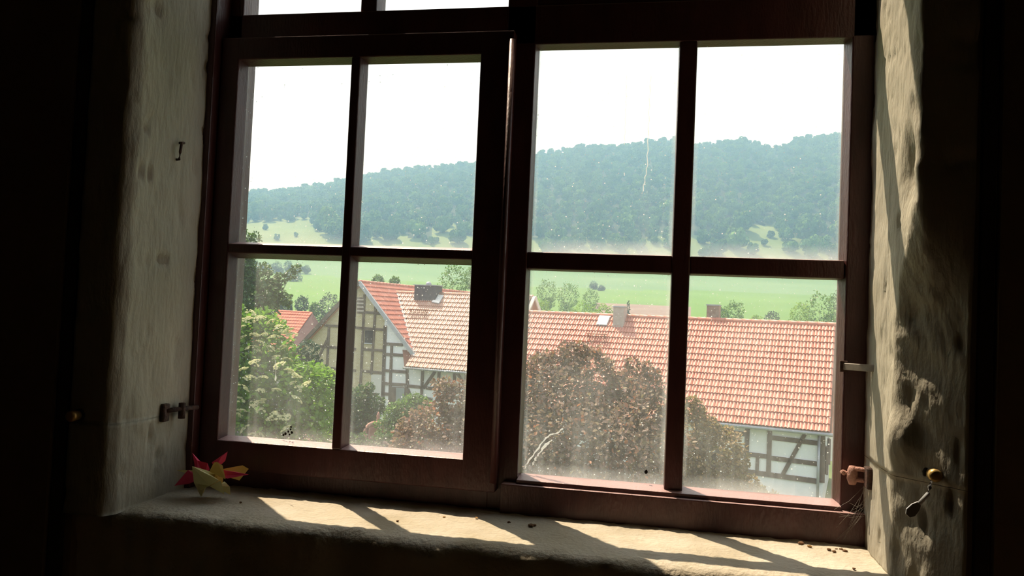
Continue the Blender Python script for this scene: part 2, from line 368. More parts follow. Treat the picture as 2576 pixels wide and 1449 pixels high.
bd = MB().tube([(X1s-0.004, YS0-0.001, Z0s+0.02), (X1s-0.004, YS0-0.001, Z1s-0.02)], 0.007, 8).build('bead', M_paint, sash, smooth=True)
G_low = [glass_mat('dusty_glass_low_%d' % i, fl, sp, st, ed, i+1) for i, (fl, sp, st, ed) in enumerate(((.06, .4, .05, .2), (.055, .4, .05, .2), (.06, .4, .07, .35), (.06, .3, .05, .35)))]
G_up = [glass_mat('dusty_glass_high_%d' % i, fl, sp, st, ed, i+7) for i, (fl, sp, st, ed) in enumerate(((.02, .35, .02, .15), (.02, .35, .02, .15), (.025, .3, .03, .5), (.022, .2, .03, .4), (.015, .1, .0, .05)))]
def pane(x0, x1, z0, z1, y, m, parent):
    o = MB().box((-(x1-x0)/2, -0.0015, -(z1-z0)/2), ((x1-x0)/2, 0.0015, (z1-z0)/2)).build('pane', m, parent)
    o.location = o.location + V(((x0+x1)/2, y, (z0+z1)/2)); return o
PY, QY = 0.0302, 0.0006
k = 0.003
pane(G['e']+k, G['f']-k, G['O']+k, G['M2']-k, QY, G_low[0], sash); pane(G['g']+k, G['h']-k, G['O']+k, G['M2']-k, QY, G_low[1], sash)
pane(G['e']+k, G['f']-k, G['M1']+k, G['T']-k, QY, G_up[0], sash); pane(G['g']+k, G['h']-k, G['M1']+k, G['T']-k, QY, G_up[1], sash)
p3 = pane(0.0, G['b']+k, 0.0, G['m2']+k, PY, G_low[2], win); pane(G['c']-k, 0.617, 0.0, G['m2']+k, PY, G_low[3], win)
pane(0.0, G['b']+k, G['m1']-k, G['t']+k, PY, G_up[2], win); pane(G['c']-k, 0.617, G['m1']-k, G['t']+k, PY, G_up[3], win)
pane(-0.668, -0.39, 0.98, 1.505, 0.03, G_up[4], win); pane(-0.357, -0.06, 0.98, 1.505, 0.03, G_up[4], win)
pane(0.0, 0.295, 1.012, 1.505, 0.03, G_up[4], win); pane(0.327, 0.62, 1.012, 1.505, 0.03, G_up[4], win)
# drips and smears of old paint on the glass
M_smear = mat('dried_white_drip', (0.9, 0.9, 0.9), (0.8, 0.82, 0.82), 300, 0.6, translucent=0.8)
_n = M_smear.node_tree; _o = [n for n in _n.nodes if n.type == 'OUTPUT_MATERIAL'][0]; _src = _o.inputs[0].links[0].from_socket
_t = _n.nodes.new('ShaderNodeBsdfTransparent'); _x = _n.nodes.new('ShaderNodeMixShader'); _x.inputs[0].default_value = 0.45
_n.links.new(_t.outputs[0], _x.inputs[1]); _n.links.new(_src, _x.inputs[2]); _n.links.new(_x.outputs[0], _o.inputs[0])
def smear(name, pts, y, r):
    return MB().tube([on_y(p, y) for p in pts], r, 6).build(name, M_smear, win, smooth=True)
def wob(pts, n=26, a=2.0):
    out = []
    for i in range(n):
        t = i/(n-1)*(len(pts)-1); q = min(int(t), len(pts)-2); s = t-q
        out.append((pts[q][0]*(1-s)+pts[q+1][0]*s + a*math.sin(i*2.1), pts[q][1]*(1-s)+pts[q+1][1]*s))
    return out
yg = PY-0.002
smear('drip_mark', wob([(1576, 190), (1574, 280), (1571, 364)], 24, 1.2), yg, [0.0006+0.0004*abs(math.sin(i*1.3)) for i in range(24)])
smear('drip_mark', wob([(1637, 185), (1632, 300), (1628, 420), (1616, 487)], 30, 1.6), yg, [0.0008+0.0006*abs(math.sin(i*1.7)) for i in range(30)])
smear('paint_smear', wob([(1322, 1170), (1345, 1140), (1370, 1105), (1385, 1093), (1402, 1090), (1415, 1078)], 26, 1.5), yg, [0.0008+0.001*abs(math.sin(i*.7)) for i in range(26)])
smear('paint_smear', wob([(1338, 1172), (1350, 1150), (1370, 1122), (1388, 1107)], 20, 1.5), yg, [0.0008+0.0022*abs(math.sin(i*.35)) for i in range(20)])
smear('paint_smear', wob([(1318, 1182), (1326, 1165), (1323, 1175)], 8, 2), yg, 0.0014)
smear('dry_runner', wob([(692, 905), (694, 940), (693, 958)], 10, 0.6), QY-0.002, [0.0005]*6+[0.0012, 0.002, 0.0022, 0.001])
M_black = mat('dead_insect', (0.015, 0.015, 0.012), (0.04, 0.04, 0.03), 200, 0.8)
def blob(name, px, y, r, m, parent=None, sc=(1, 1, 1)):
    bm = bmesh.new(); bmesh.ops.create_icosphere(bm, subdivisions=2, radius=r)
    c = px if isinstance(px, V) else on_y(px, y)
    for v in bm.verts:
        v.co = V((v.co.x*sc[0], v.co.y*sc[1], v.co.z*sc[2]))*(1+0.4*fbm(v.co/r*1.3+c*50))
        v.co += c
    me = bpy.data.meshes.new(name); bm.to_mesh(me); bm.free(); return link(name, me, m, parent)
for dx, dy in ((0, 0), (6, -6), (-7, 5), (3, 7), (9, 2), (-12, 8), (7, -12)): blob('dirt_speck', (725+dx, 1086+dy), QY-0.0022, random.uniform(0.002, 0.0034), M_black, win, (1, 0.25, 1)); blob('dirt_speck', (1625, 1187), yg, 0.004, M_black, win, (0.8, 0.3, 1.2))

# ------------------------------------------------------------------ ironwork
root = empty('iron_strap', (0.645, -0.04, 0.262)); tag(root, 'flat iron strap bridging red window frame and sunlit right stone jamb', 'strap')
MB().hexa([(0.616, -0.004, 0.260), (0.616, -0.004, 0.273), (0.672, -0.078, 0.275), (0.672, -0.078, 0.262)], (0.004, 0.003, 0)).build('plate', mat('bright_worn_iron', (0.22, 0.19, 0.16), (0.32, 0.28, 0.23), 60, 0.6), root, bevel=0.001)
MB().box((0.612, -0.006, 0.256), (0.626, 0.001, 0.277)).build('mounting_tab', M_iron, root, bevel=0.001)
root = empty('window_catch', (0.65, -0.03, 0.05)); tag(root, 'rusty pink painted window catch let into right stone jamb near sill', 'catch')
MB().box((0.650, -0.064, 0.050), (0.672, -0.036, 0.088)).build('back_plate', M_iron, root, bevel=0.002)
MB().tube([(0.634, -0.026, 0.050), (0.634, -0.026, 0.060), (0.634, -0.026, 0.076), (0.634, -0.026, 0.084)], [0.006, 0.010, 0.009, 0.006], 12).build('barrel', M_rustpink, root, smooth=True)
MB().tube([(0.634, -0.026, 0.079), (0.645, -0.036, 0.081), (0.660, -0.048, 0.080)], 0.0042, 8).build('upper_arm', M_rustpink, root, smooth=True)
MB().tube([(0.634, -0.026, 0.060), (0.645, -0.036, 0.061), (0.660, -0.048, 0.062)], 0.0042, 8).build('lower_arm', M_rustpink, root, smooth=True)
blob('knob', V((0.619, -0.02, 0.070)), 0, 0.0058, M_rustpink, root); MB().tube([(0.619, -0.02, 0.070), (0.632, -0.026, 0.070)], 0.003, 8).build('spindle', M_rustpink, root, smooth=True)
def hook(root, x, full=True):
    z = 0.116; y = (-0.226 if full else YF)-0.002
    MB().tube([(x, y+0.02, z), (x, y, z), (x, y-0.003, z)], [0.012, 0.012, 0.010], 14).build('socket', M_groove, root, smooth=True)
    MB().tube([(x, y, z), (x, y-0.016, z), (x, y-0.022, z), (x, y-0.024, z)], [0.008, 0.010, 0.010, 0.006], 14).build('pin_head', M_brass, root, smooth=True)
    if full:
        tip = on_y((2284, 1298), y-0.03); mid = on_y((2335, 1242), y-0.026); st = V((x-0.004, y-0.018, z-0.004))
        MB().tube([st, st.lerp(mid, 0.5)+V((-0.002, -0.003, -0.002)), mid, mid.lerp(tip, 0.45)], [0.0038, 0.0036, 0.0032, 0.0032], 8).build('arm', M_steel, root, smooth=True)
        d = (tip-mid).normalized(); sd = d.cross(V((0.2, -1, 0.1))).normalized(); a = mid.lerp(tip, 0.40)
        ring = [a-sd*0.003, a.lerp(tip, 0.35)-sd*0.0075, a.lerp(tip, 0.75)-sd*0.0085, tip-sd*0.004, tip+sd*0.004, a.lerp(tip, 0.75)+sd*0.0085, a.lerp(tip, 0.35)+sd*0.0075, a+sd*0.003]
        off = d.cross(sd)*0.0025
        MB().add(ring + [p+off for p in ring], [tuple(range(8)), tuple(range(15, 7, -1))] + [(i, (i+1) % 8, 8+(i+1) % 8, 8+i) for i in range(8)]).build('paddle', M_steel, root, bevel=0.0006)
hk = on_y((2352, 1206), -0.246); root = empty('shutter_turnbuckle', (hk.x, -0.226, 0.1)); tag(root, 'brass headed shutter turnbuckle with steel paddle arm on right stone surround', 'turnbuckle'); hook(root, hk.x)
root = empty('shutter_pin', (-0.783, YF, 0.1)); tag(root, 'bare brass shutter pin on left stone surround in deep shadow', 'pin'); hook(root, -0.783, False)
root = empty('iron_staple', (XL, -0.14, 0.645)); tag(root, 'small bent iron staple driven into left stone jamb', 'staple')
MB().tube([(XL-0.006, -0.135, 0.662), (XL+0.008, -0.135, 0.662), (XL+0.010, -0.146, 0.660), (XL+0.010, -0.149, 0.640), (XL+0.006, -0.145, 0.626), (XL-0.006, -0.145, 0.625)], 0.0028, 6).build('staple_wire', M_iron, root, smooth=True)
root = empty('hinge_bracket', (XL, -0.12, 0.105)); tag(root, 'dark iron hinge bracket on left stone jamb beside casement', 'bracket')
MB().box((XL-0.004, -0.150, 0.090), (XL+0.009, -0.130, 0.126)).build('plate', M_iron, root, bevel=0.002)
MB().tube([(XL+0.006, -0.140, 0.112), (XL+0.014, -0.105, 0.112), (XL+0.018, -0.05, 0.110)], 0.005, 8).build('arm', M_iron, root, smooth=True)
MB().tube([(XL+0.015, -0.100, 0.092), (XL+0.015, -0.100, 0.124)], 0.007, 10).build('knuckle', M_iron, root, smooth=True)

# ------------------------------------------------------------------ folded paper star on the sill
M_pink = mat('pink_paper', (0.80, 0.07, 0.18), (0.86, 0.10, 0.22), 30, 0.7, translucent=0.3)
M_yel = mat('pale_yellow_paper', (0.88, 0.84, 0.46), (0.92, 0.88, 0.52), 30, 0.7, translucent=0.3)
M_yel2 = mat('deep_yellow_paper', (0.85, 0.66, 0.20), (0.88, 0.72, 0.26), 30, 0.7, translucent=0.3)
sc0 = on_y((525, 1195), -0.115)
star = empty('folded_paper_star', (sc0.x, sc0.y, ZS)); tag(star, 'folded pink and yellow paper star on the stone sill', 'paper star')
PXM = 0.00083
def paper_point(poly, m, dep, back=0.016, pull=0.35):
    """poly: outline (right, up, depth tweak) of one folded point; a hidden fold line behind closes it to a hollow cone"""
    P = [sc0 + V((x*PXM, dep+(dd*PXM), z*PXM)) for x, z, dd in poly]
    cen = sum(P, V())/len(P); bk = cen.lerp(sc0 + V((0, 0.01, 0)), pull) + V((0, back, 0)); n = len(P)
    return MB().add(P+[bk], [(0, i, i+1) for i in range(1, n-1)] + [((i+1) % n, i, n) for i in range(n)]).build('paper_point', m, star)
paper_point([(-46, 51, 0), (-39, 3, 8), (-18, -4, -14), (-28, 35, -6)], M_pink, -0.002)
paper_point([(-28, 35, -6), (-18, -4, -14), (-12, -2, 4), (-7, 28, 6)], M_pink, -0.002)
paper_point([(33, 56, 10), (-5, 27, 4), (13, 15, -10), (23, 43, -2)], M_pink, 0.012)
paper_point([(33, 56, 10), (23, 43, -2), (13, 15, -8), (29, 33, 8)], M_pink, 0.012)
paper_point([(-19, 28, -16), (-14, -13, -12), (24, -17, -8), (45, -4, 0), (12, 9, 4)], M_yel, -0.022)
paper_point([(-19, 28, -16), (12, 9, 4), (14, 13, 10)], M_yel, -0.021, 0.006)
paper_point([(24, 35, 4), (18, 34, 0), (12, 13, -8), (54, -3, -4), (38, 27, 6)], M_yel2, -0.008)
paper_point([(67, -33, -8), (48, -5, 4), (26, -18, -6)], M_yel, -0.024, 0.010)
paper_point([(5, -27, -10), (-8, -17, 0), (24, -18, 0)], M_yel, -0.026, 0.010)
paper_point([(-79, -29, -4), (-54, 9, 10), (-18, -4, -8), (-17, -10, -10), (-38, -20, -6)], M_pink, -0.012)
paper_point([(-96, 2, 4), (-40, 6, 6), (-20, 0, 4), (-50, -6, 0)], M_yel, 0.006, 0.010, 0.6)
paper_point([(105, 9, 4), (66, 11, 10), (30, 14, 6), (20, 0, 0), (54, -3, -6)], M_pink, 0.0, 0.012)
paper_point([(66, -14, 10), (20, -2, 0), (22, 12, 2), (70, 23, 14), (86, 15, 16)], M_yel2, 0.016)
paper_point([(-14, -54, 0), (-38, -22, 4), (0, -22, -4)], M_yel, -0.004, 0.02)
paper_point([(55, -46, 6), (5, -24, -4), (51, -27, 8)], M_yel, 0.004, 0.02)
MB().box((sc0.x-0.016, sc0.y-0.008, sc0.z-0.020), (sc0.x+0.022, sc0.y+0.022, sc0.z+0.004)).build('woven_core', M_yel2, star, bevel=0.004)

# ------------------------------------------------------------------ crumbs on the sill, cobweb
M_crumb = mat('mortar_crumb', (0.12, 0.06, 0.03), (0.22, 0.13, 0.07), 300, 0.95)
M_crumb2 = mat('ochre_crumb', (0.45, 0.26, 0.10), (0.55, 0.35, 0.16), 300, 0.95)
for i, (px, py, r) in enumerate([(2015, 1370, 6), (2085, 1384, 4), (2098, 1389, 4), (2116, 1384, 4), (2126, 1389, 5), (2104, 1383, 3), (1280, 1316, 4), (1336, 1325, 6), (1345, 1323, 4), (1000, 1312, 3), (2148, 1432, 3), (605, 1265, 3)]):
    p = on_z((px, py), ZS); rr = r*0.00075
    o = blob('mortar_crumb', p+V((0, 0, rr*0.55)), 0, rr, M_crumb, None, (1.25, 1, 0.7)); tag(o, 'tiny dark brown mortar crumb on the stone sill', 'crumb', 'dark crumbs on the sill')
for px, py, r, lb in ((2036, 1376, 4, 'tiny ochre crumb on sill by the right stone jamb'), (1117, 1302, 3, 'tiny ochre crumb in sunny sill patch below casement'), (1199, 1304, 3, 'tiny ochre crumb on sill at shadow of the centre post')):
    p = on_z((px, py), ZS); rr = r*0.00075
    o = blob('mortar_crumb', p+V((0, 0, rr*0.55)), 0, rr, M_crumb2, None, (1.4, 1, 0.7)); tag(o, lb, 'crumb', 'ochre crumbs on the sill')
M_web = mat('dusty_cobweb', (0.35, 0.32, 0.28), None, 100, 0.9, translucent=0.4)
mb = MB()
for i in range(13):
    a = on_x((2150+random.uniform(-10, 30), random.uniform(1205, 1300)), 0.655); a.y = min(a.y, -0.03)
    bq = V((random.uniform(0.60, 0.652), random.uniform(-0.03, -0.024), random.uniform(-0.058, 0.03)))
    mid = a.lerp(bq, 0.5)+V((0, 0, -0.006)); mb.tube([a, mid, bq], 0.00022, 4, False)
tag(mb.build('cobweb', M_web), 'dusty cobweb in lower corner between red frame and right stone jamb', 'cobweb')

# ================================================================== OUTSIDE
UH = V((0.969, -0.245, 0)).normalized(); VH = V((0.245, 0.969, 0)).normalized(); ZH = V((0, 0, 1))
M_tile = mat('weathered_red_tile', (0.45, 0.17, 0.11), None, 3, 0.46, spec=0.4, island_cols=[(0.46, 0.165, 0.11), (0.55, 0.22, 0.15), (0.50, 0.19, 0.13), (0.57, 0.25, 0.175)])
M_tile2 = mat('sunny_orange_tile', (0.55, 0.27, 0.16), None, 3, 0.46, spec=0.4, island_cols=[(0.46, 0.26, 0.18), (0.55, 0.325, 0.23), (0.50, 0.29, 0.205)])
M_tile3 = mat('bright_red_tile', (0.55, 0.14, 0.08), None, 3, 0.6, spec=0.3, island_cols=[(0.52, 0.13, 0.08), (0.60, 0.17, 0.10)])
M_deck = mat('tile_underside', (0.20, 0.08, 0.05), (0.24, 0.10, 0.06), 3, 0.9)
M_plaster = mat('white_limewash', (0.80, 0.80, 0.78), (0.86, 0.86, 0.84), 1.2, 0.95)
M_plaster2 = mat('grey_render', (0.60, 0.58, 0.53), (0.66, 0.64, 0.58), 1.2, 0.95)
M_timber = mat('grey_brown_oak_timber', (0.10, 0.075, 0.06), (0.17, 0.13, 0.10), 3, 0.9, stretch=(1, 1, 1))
M_brickwall = brick_mat('ochre_brick_infill', (0.50, 0.42, 0.24), (0.44, 0.36, 0.20), (0.62, 0.56, 0.42), 1.0)
M_zinc = mat('grey_zinc', (0.34, 0.35, 0.36), (0.42, 0.43, 0.44), 4, 0.45, metal=0.5)
M_slate = mat('dark_slate_cladding', (0.06, 0.065, 0.075), (0.10, 0.10, 0.11), 5, 0.6)
M_chim = mat('pale_brick_chimney', (0.42, 0.36, 0.31), (0.50, 0.43, 0.37), 6, 0.9, 0.2)
M_skylight = mat('skylight_glass', (0.75, 0.74, 0.68), None, 3, 0.12, spec=0.8)
M_dark = mat('dark_opening', (0.02, 0.02, 0.025), (0.03, 0.03, 0.03), 3, 0.8)
GROUND = -6.1

def solve_px(P, d, xpx, lo=-60, hi=60):
    for _ in range(60):
        m = (lo+hi)/2
        if project(P+d*m)[0] < xpx: lo = m
        else: hi = m
    return P+d*lo

TW, TL = 0.25, 0.33
def tile_geo():
    xs = [0, .026, .05, .085, .125, .151, .175, .21, .25]; zs = [0.0, .04, .048, .036, 0.0, .04, .048, .036, 0.0]
    vs = []; fs = []
    for x, z in zip(xs, zs): vs.append((x, -0.03, z+0.004))
    for x, z in zip(xs, zs): vs.append((x, TL, z+0.050))
    for x, z in zip(xs, zs): vs.append((x, TL, z+0.050))
    for x, z in zip(xs, zs): vs.append((x, TL-0.02, z*0.3-0.004))
    n = len(xs)
    for i in range(n-1):
        fs.append((i, n+i, n+i+1, i+1)); fs.append((2*n+i, 3*n+i, 3*n+i+1, 2*n+i+1))
    return vs, fs
TILE_V, TILE_F = tile_geo(); TILE_NP = np.array(TILE_V); TILE_FN = np.array(TILE_F)
def np_mesh(name, verts, quads, smooth=False):
    me = bpy.data.meshes.new(name); nv, nf = len(verts), len(quads); k = quads.shape[1]
    me.vertices.add(nv); me.vertices.foreach_set('co', np.ascontiguousarray(verts, dtype=np.float32).ravel())
    me.loops.add(nf*k); me.loops.foreach_set('vertex_index', np.ascontiguousarray(quads, dtype=np.int32).ravel())
    me.polygons.add(nf); me.polygons.foreach_set('loop_start', np.arange(0, nf*k, k, dtype=np.int32))
    if smooth: me.polygons.foreach_set('use_smooth', np.ones(nf, dtype=bool))
    me.update(calc_edges=True); return me
def tile_roof(roof, O, U, Dn, ncols, nrows, m, keep=None, single=300, c0=0):
    """pantiles laid from O along U and down Dn; the nearest ones are objects, the rest one mesh"""
    Nn = U.cross(Dn).normalized()
    if Nn.z < 0: Nn = -Nn
    spots = []
    for r in range(nrows):
        for c in range(c0, c0+ncols):
            p = O + U*(c*TW) + Dn*(r*TL)
            if keep is None or keep(p+U*TW/2+Dn*TL/2): spots.append(p)
    def vis(p):
        x, y = project(p); inside = (590 < x < 1180 or 1330 < x < 2110)
        return (p-CAM).length + (0 if inside else 100)
    spots.sort(key=vis)
    B = Matrix(((U.x, Dn.x, Nn.x), (U.y, Dn.y, Nn.y), (U.z, Dn.z, Nn.z)))
    if single:
        me = mesh('roof_tile', TILE_V, TILE_F, True); me.materials.append(m); off = V()
        q = roof
        while q is not None: off += q.matrix_basis.translation; q = q.parent
        for p in spots[:single]:
            o = bpy.data.objects.new('roof_tile', me); COL.objects.link(o); o.parent = roof
            M = B.to_4x4(); jit = V((random.uniform(-.003, .003), 0, 0)); M.translation = p-off+jit+Nn*random.uniform(0, .006); o.matrix_basis = M
    rest = spots[single:]
    if rest:
        Bn = np.array([[U.x, U.y, U.z], [Dn.x, Dn.y, Dn.z], [Nn.x, Nn.y, Nn.z]])
        base = TILE_NP @ Bn; P = np.array([tuple(p) for p in rest]) + np.outer(RNG.uniform(0, .006, len(rest)), [Nn.x, Nn.y, Nn.z])
        vs = (P[:, None, :] + base[None]).reshape(-1, 3); k = len(TILE_NP)
        fs = (TILE_FN[None] + (np.arange(len(rest))*k)[:, None, None]).reshape(-1, 4)
        tag(link('roof_tiles', np_mesh('roof_tiles', vs, fs, True), m, roof), kind='stuff')
    return Nn
def ridge_tiles(roof, A, B_, m, step=0.36):
    d = (B_-A).normalized(); n = int((B_-A).length/step)
    for i in range(n):
        a = A+d*(i*step); MB().tube([a-d*0.01, a+d*(step*0.9), a+d*(step+0.02)], [0.115, 0.10, 0.10], 8).build('ridge_tile', m, roof, smooth=True)
def slab(name, quad, off, m, parent): return MB().hexa(quad, off).build(name, m, parent)
def timbers(parent, plane_p, plane_n, segs, w=0.16, t=0.05, m=None):
    for s in segs:
        a, b_ = s[0], s[1]; ww = s[2] if len(s) > 2 else w
        A, B_ = on_plane(a, plane_p, plane_n), on_plane(b_, plane_p, plane_n)
        MB().beam(A, B_, ww, plane_n, t).build('timber', m or M_timber, parent)
def roof_fitting_skylight(parent, quad_px, P, n, m=M_skylight):
    q = [on_plane(p, P, n) for p in quad_px]; cen = sum(q, V())/4
    MB().hexa([cen+(p-cen)*1.08 for p in q], n*0.10).build('skylight_frame', M_zinc, parent)
    MB().hexa([p+n*0.09 for p in q], n*0.03).build('skylight_pane', m, parent)
def step_grate(parent, a_px, b_px, P, n, U, Dn):
    a, b_ = on_plane(a_px, P, n), on_plane(b_px, P, n); b_ = a + U*((b_-a).dot(U)); mb = MB(); L_ = (b_-a).length
    for k_ in range(3): mb.tube([a+ZH*0.22-U*0-VH*(0.10*k_), b_+ZH*0.22-VH*(0.10*k_)], 0.024, 5)
    nn = 9
    for i in range(nn): mb.tube([a+U*(L_*i/(nn-1))+ZH*0.22, a+U*(L_*i/(nn-1))+ZH*0.22-VH*0.22], 0.018, 4)
    for t in (0.06, 0.94):
        q = a+U*(L_*t); mb.tube([q+n*0.02, q+ZH*0.22-VH*0.2], 0.018, 5); mb.tube([q+n*0.02+Dn*0.35, q+ZH*0.22-VH*0.2], 0.014, 5)
    return mb.build('step_grate', M_deck, parent)

S45 = math.sqrt(0.5)
# ---- the long half-timbered barn
rp = at_depth((1900, 811), 31.0); RZ = rp.z
bl = solve_px(rp, UH, 1326); br = solve_px(rp, UH, 2119)
Dn = (-VH*S45 - ZH*S45); NR = 16; SL = NR*TL
barn = empty('half_timbered_barn', (bl.x, bl.y, GROUND)); tag(barn, 'long white half-timbered barn with red tiled roof and two chimneys', 'barn')
broof = empty('roof', (0, 0, 0)); broof.parent = barn; broof.location = V(bl)-barn.location
Lb = (br-bl).dot(UH); ncol = int(Lb/TW)
Nb = tile_roof(broof, bl, UH, Dn, ncol, NR, M_tile)
el, er = bl+Dn*SL, br+Dn*SL
Dk = (VH*S45 - ZH*S45)
slab('roof_deck', [bl-Nb*0.02, br-Nb*0.02, er-Nb*0.02, el-Nb*0.02], -Nb*0.10, M_deck, broof)
slab('roof_deck', [bl, br, br+Dk*SL, bl+Dk*SL], V((0, 0, -0.12)), M_tile, broof)
ridge_tiles(broof, bl+ZH*0.03, br+ZH*0.03, M_tile)
MB().beam(br+UH*0.05+Nb*0.05, er+UH*0.05+Nb*0.05, 0.14, Nb, 0.06).build('verge_board', M_zinc, broof)
MB().tube([el+V((0, 0, -0.06))-VH*0.05, er+V((0, 0, -0.06))-VH*0.05], 0.065, 8).build('gutter', M_zinc, barn, smooth=True)
wp = er + VH*0.45; wcorner = on_plane((2072, 1150), wp, VH); wl = wp + UH*((el-wp).dot(UH)); wl.z = wp.z
def quad_wall(name, a, b_, z0, z1, thick, m, parent):
    return slab(name, [V((a.x, a.y, z0)), V((b_.x, b_.y, z0)), V((b_.x, b_.y, z1)), V((a.x, a.y, z1))], thick, m, parent)
quad_wall('front_wall', wl, wcorner, GROUND, el.z+0.35, VH*0.3, M_plaster, barn)
RUN = SL*S45*2 - 0.9
gw = wcorner
MB().add([V((gw.x, gw.y, GROUND)), V((gw.x, gw.y, el.z+0.3)), V((gw.x, gw.y, 0))+VH*(RUN/2)+V((0, 0, RZ-0.15)), V((gw.x, gw.y, el.z+0.3))+VH*RUN, V((gw.x, gw.y, GROUND))+VH*RUN], [(0, 1, 2, 3, 4)]).build('gable_wall', M_plaster2, barn)
timbers(barn, wcorner-VH*0.0, -VH, [((1755, 1079), (1876, 1092)), ((1881, 1066), (1876, 1191)), ((1937, 1072), (1933, 1197)), ((2069, 1085), (2067, 1214), 0.2), ((1943, 1101), (2060, 1115)),
    ((1800, 1133), (1930, 1148)), ((1941, 1152), (2060, 1167)), ((1906, 1150), (1904, 1190), 0.12), ((2030, 1082), (1968, 1196), 0.14), ((1796, 1060), (1806, 1082), 0.13), ((1790, 1174), (2060, 1211), 0.18),
    ((1815, 1068), (1811, 1180)), ((1750, 1060), (1745, 1170)), ((1660, 1050), (1655, 1160)), ((1400, 1030), (1396, 1130)), ((1500, 1040), (1497, 1140)), ((1580, 1040), (1576, 1150)), ((1380, 1120), (1800, 1175), 0.18)])
a = on_plane((2061, 1086), wcorner-VH*0.12, VH); MB().tube([a, V((a.x, a.y, GROUND))], 0.05, 8).build('downpipe', M_zinc, barn, smooth=True)
a, b_ = on_plane((1950, 1247), wcorner, VH), on_plane((2024, 1256), wcorner, VH); MB().beam(a, b_, 0.12, -VH, 0.06).build('cellar_vent', M_dark, barn)
for i, z in enumerate((0.2, 0.55)):
    q = gw+VH*(RUN*z)+UH*0.001; MB().box((q.x-0.02, q.y-0.3, -5.0), (q.x+0.06, q.y+0.3, -4.0)).build('gable_shutter', M_timber, barn)
def chimney(parent, px_bl, px_br, px_top, P, n, dep, m, name='chimney'):
    a, b_ = on_plane(px_bl, P, n), on_plane(px_br, P, n); w = (b_-a).dot(UH); top = at_depth(px_top, (a-CAM).dot(FH)).z
    q = [a, a+UH*w, a+UH*w+VH*dep, a+VH*dep]; q = [V((p.x, p.y, a.z-0.5)) for p in q]
    c = MB().hexa(q, V((0, 0, top-a.z+0.5))).build(name, m, parent)
    cen = sum(q, V())/4; cp = [V((cen.x+(p.x-cen.x)*1.1, cen.y+(p.y-cen.y)*1.1, top)) for p in q]; MB().hexa(cp, V((0, 0, 0.05))).build('chimney_cap', M_zinc, c)
    q2 = [V((cen.x+(p.x-cen.x)*1.04, cen.y+(p.y-cen.y)*1.04, a.z-0.12)) for p in q]; MB().hexa(q2, V((0, 0, 0.16))).build('chimney_flashing', M_tile3, c)
    return c, cen, top
chimney(barn, (1541, 826), (1568, 828), (1556, 773), bl, Nb, 0.5, M_chim)
chimney(barn, (1777, 802), (1807, 805), (1793, 769), bl, Nb, 0.5, mat('dark_brick_chimney', (0.26, 0.19, 0.15), (0.36, 0.28, 0.22), 6, 0.9, 0.2))
roof_fitting_skylight(broof, [(1503, 820), (1527, 822), (1536, 800), (1510, 798)], bl, Nb)
step_grate(broof, (1480, 852), (1527, 854), bl, Nb, UH, Dn)

# ---- the half-timbered farmhouse: wing along the barn's line and a cross gable
hp = at_depth((1100, 740), 41.0)
hr = solve_px(hp, UH, 1345); hl = solve_px(hp, UH, 930)
house = empty('farmhouse', (hp.x, hp.y, GROUND)); tag(house, 'half-timbered farmhouse with ochre brick gable and orange tiled wing', 'house')
hroof = empty('roof', (0, 0, 0)); hroof.parent = house; hroof.location = V(hp)-house.location
he = hp + Dn*SL
F0 = he + VH*0.78                                            # plane of the front walls
FG = he + VH*0.60                                            # verge plane of the gable
A = on_plane((905, 710), FG, VH); C = on_plane((1046, 898), FG, VH); D = on_plane((700, 930), FG, VH)
Vs = solve_px(hp, UH, 997); RD = ZH.cross((C-A).cross(Vs-A)).normalized(); RD = RD if RD.dot(VH) > 0 else -RD; Bp = A+RD*16
nr_ = RD.cross(C-A).normalized(); nr_ = nr_ if nr_.z > 0 else -nr_
nl_ = RD.cross(D-A).normalized(); nl_ = nl_ if nl_.z > 0 else -nl_
dr_ = RD.cross(nr_).normalized(); dr_ = dr_ if dr_.z < 0 else -dr_
Nw = UH.cross(Dn).normalized(); Nw = Nw if Nw.z > 0 else -Nw
ecl = solve_px(he, UH, 1017)
keepw = lambda p: (p-A).dot(nr_) > 0.0 or (p.z < C.z+0.9 and (p-ecl).dot(UH) > 0)
tile_roof(hroof, hl, UH, Dn, int((hr-hl).dot(UH)/TW), NR, M_tile2, keepw, 300)
Wv = (C-A).dot(dr_)
def keepg(p): return (p-FG).dot(VH) > 0.05 and ((p-hp).dot(VH) > 0 or (p-hp).dot(Nw) > -0.0) and (p-A).dot(dr_) < Wv+0.05
tile_roof(hroof, A-RD*1.0, RD, dr_, 60, 16, M_tile, keepg, 0)
slab('roof_deck', [Vs, hr, hr+Dn*SL, ecl], -Nw*0.1, M_deck, hroof)
slab('roof_deck', [hl, hr, hr+Dk*SL, hl+Dk*SL], V((0, 0, -0.1)), M_tile2, hroof)
slab('roof_deck', [A, Bp, Bp+(C-A), C], -nr_*0.10, M_deck, hroof)
slab('roof_deck', [A, Bp, Bp+(D-A), D], -nl_*0.10, M_tile, hroof)
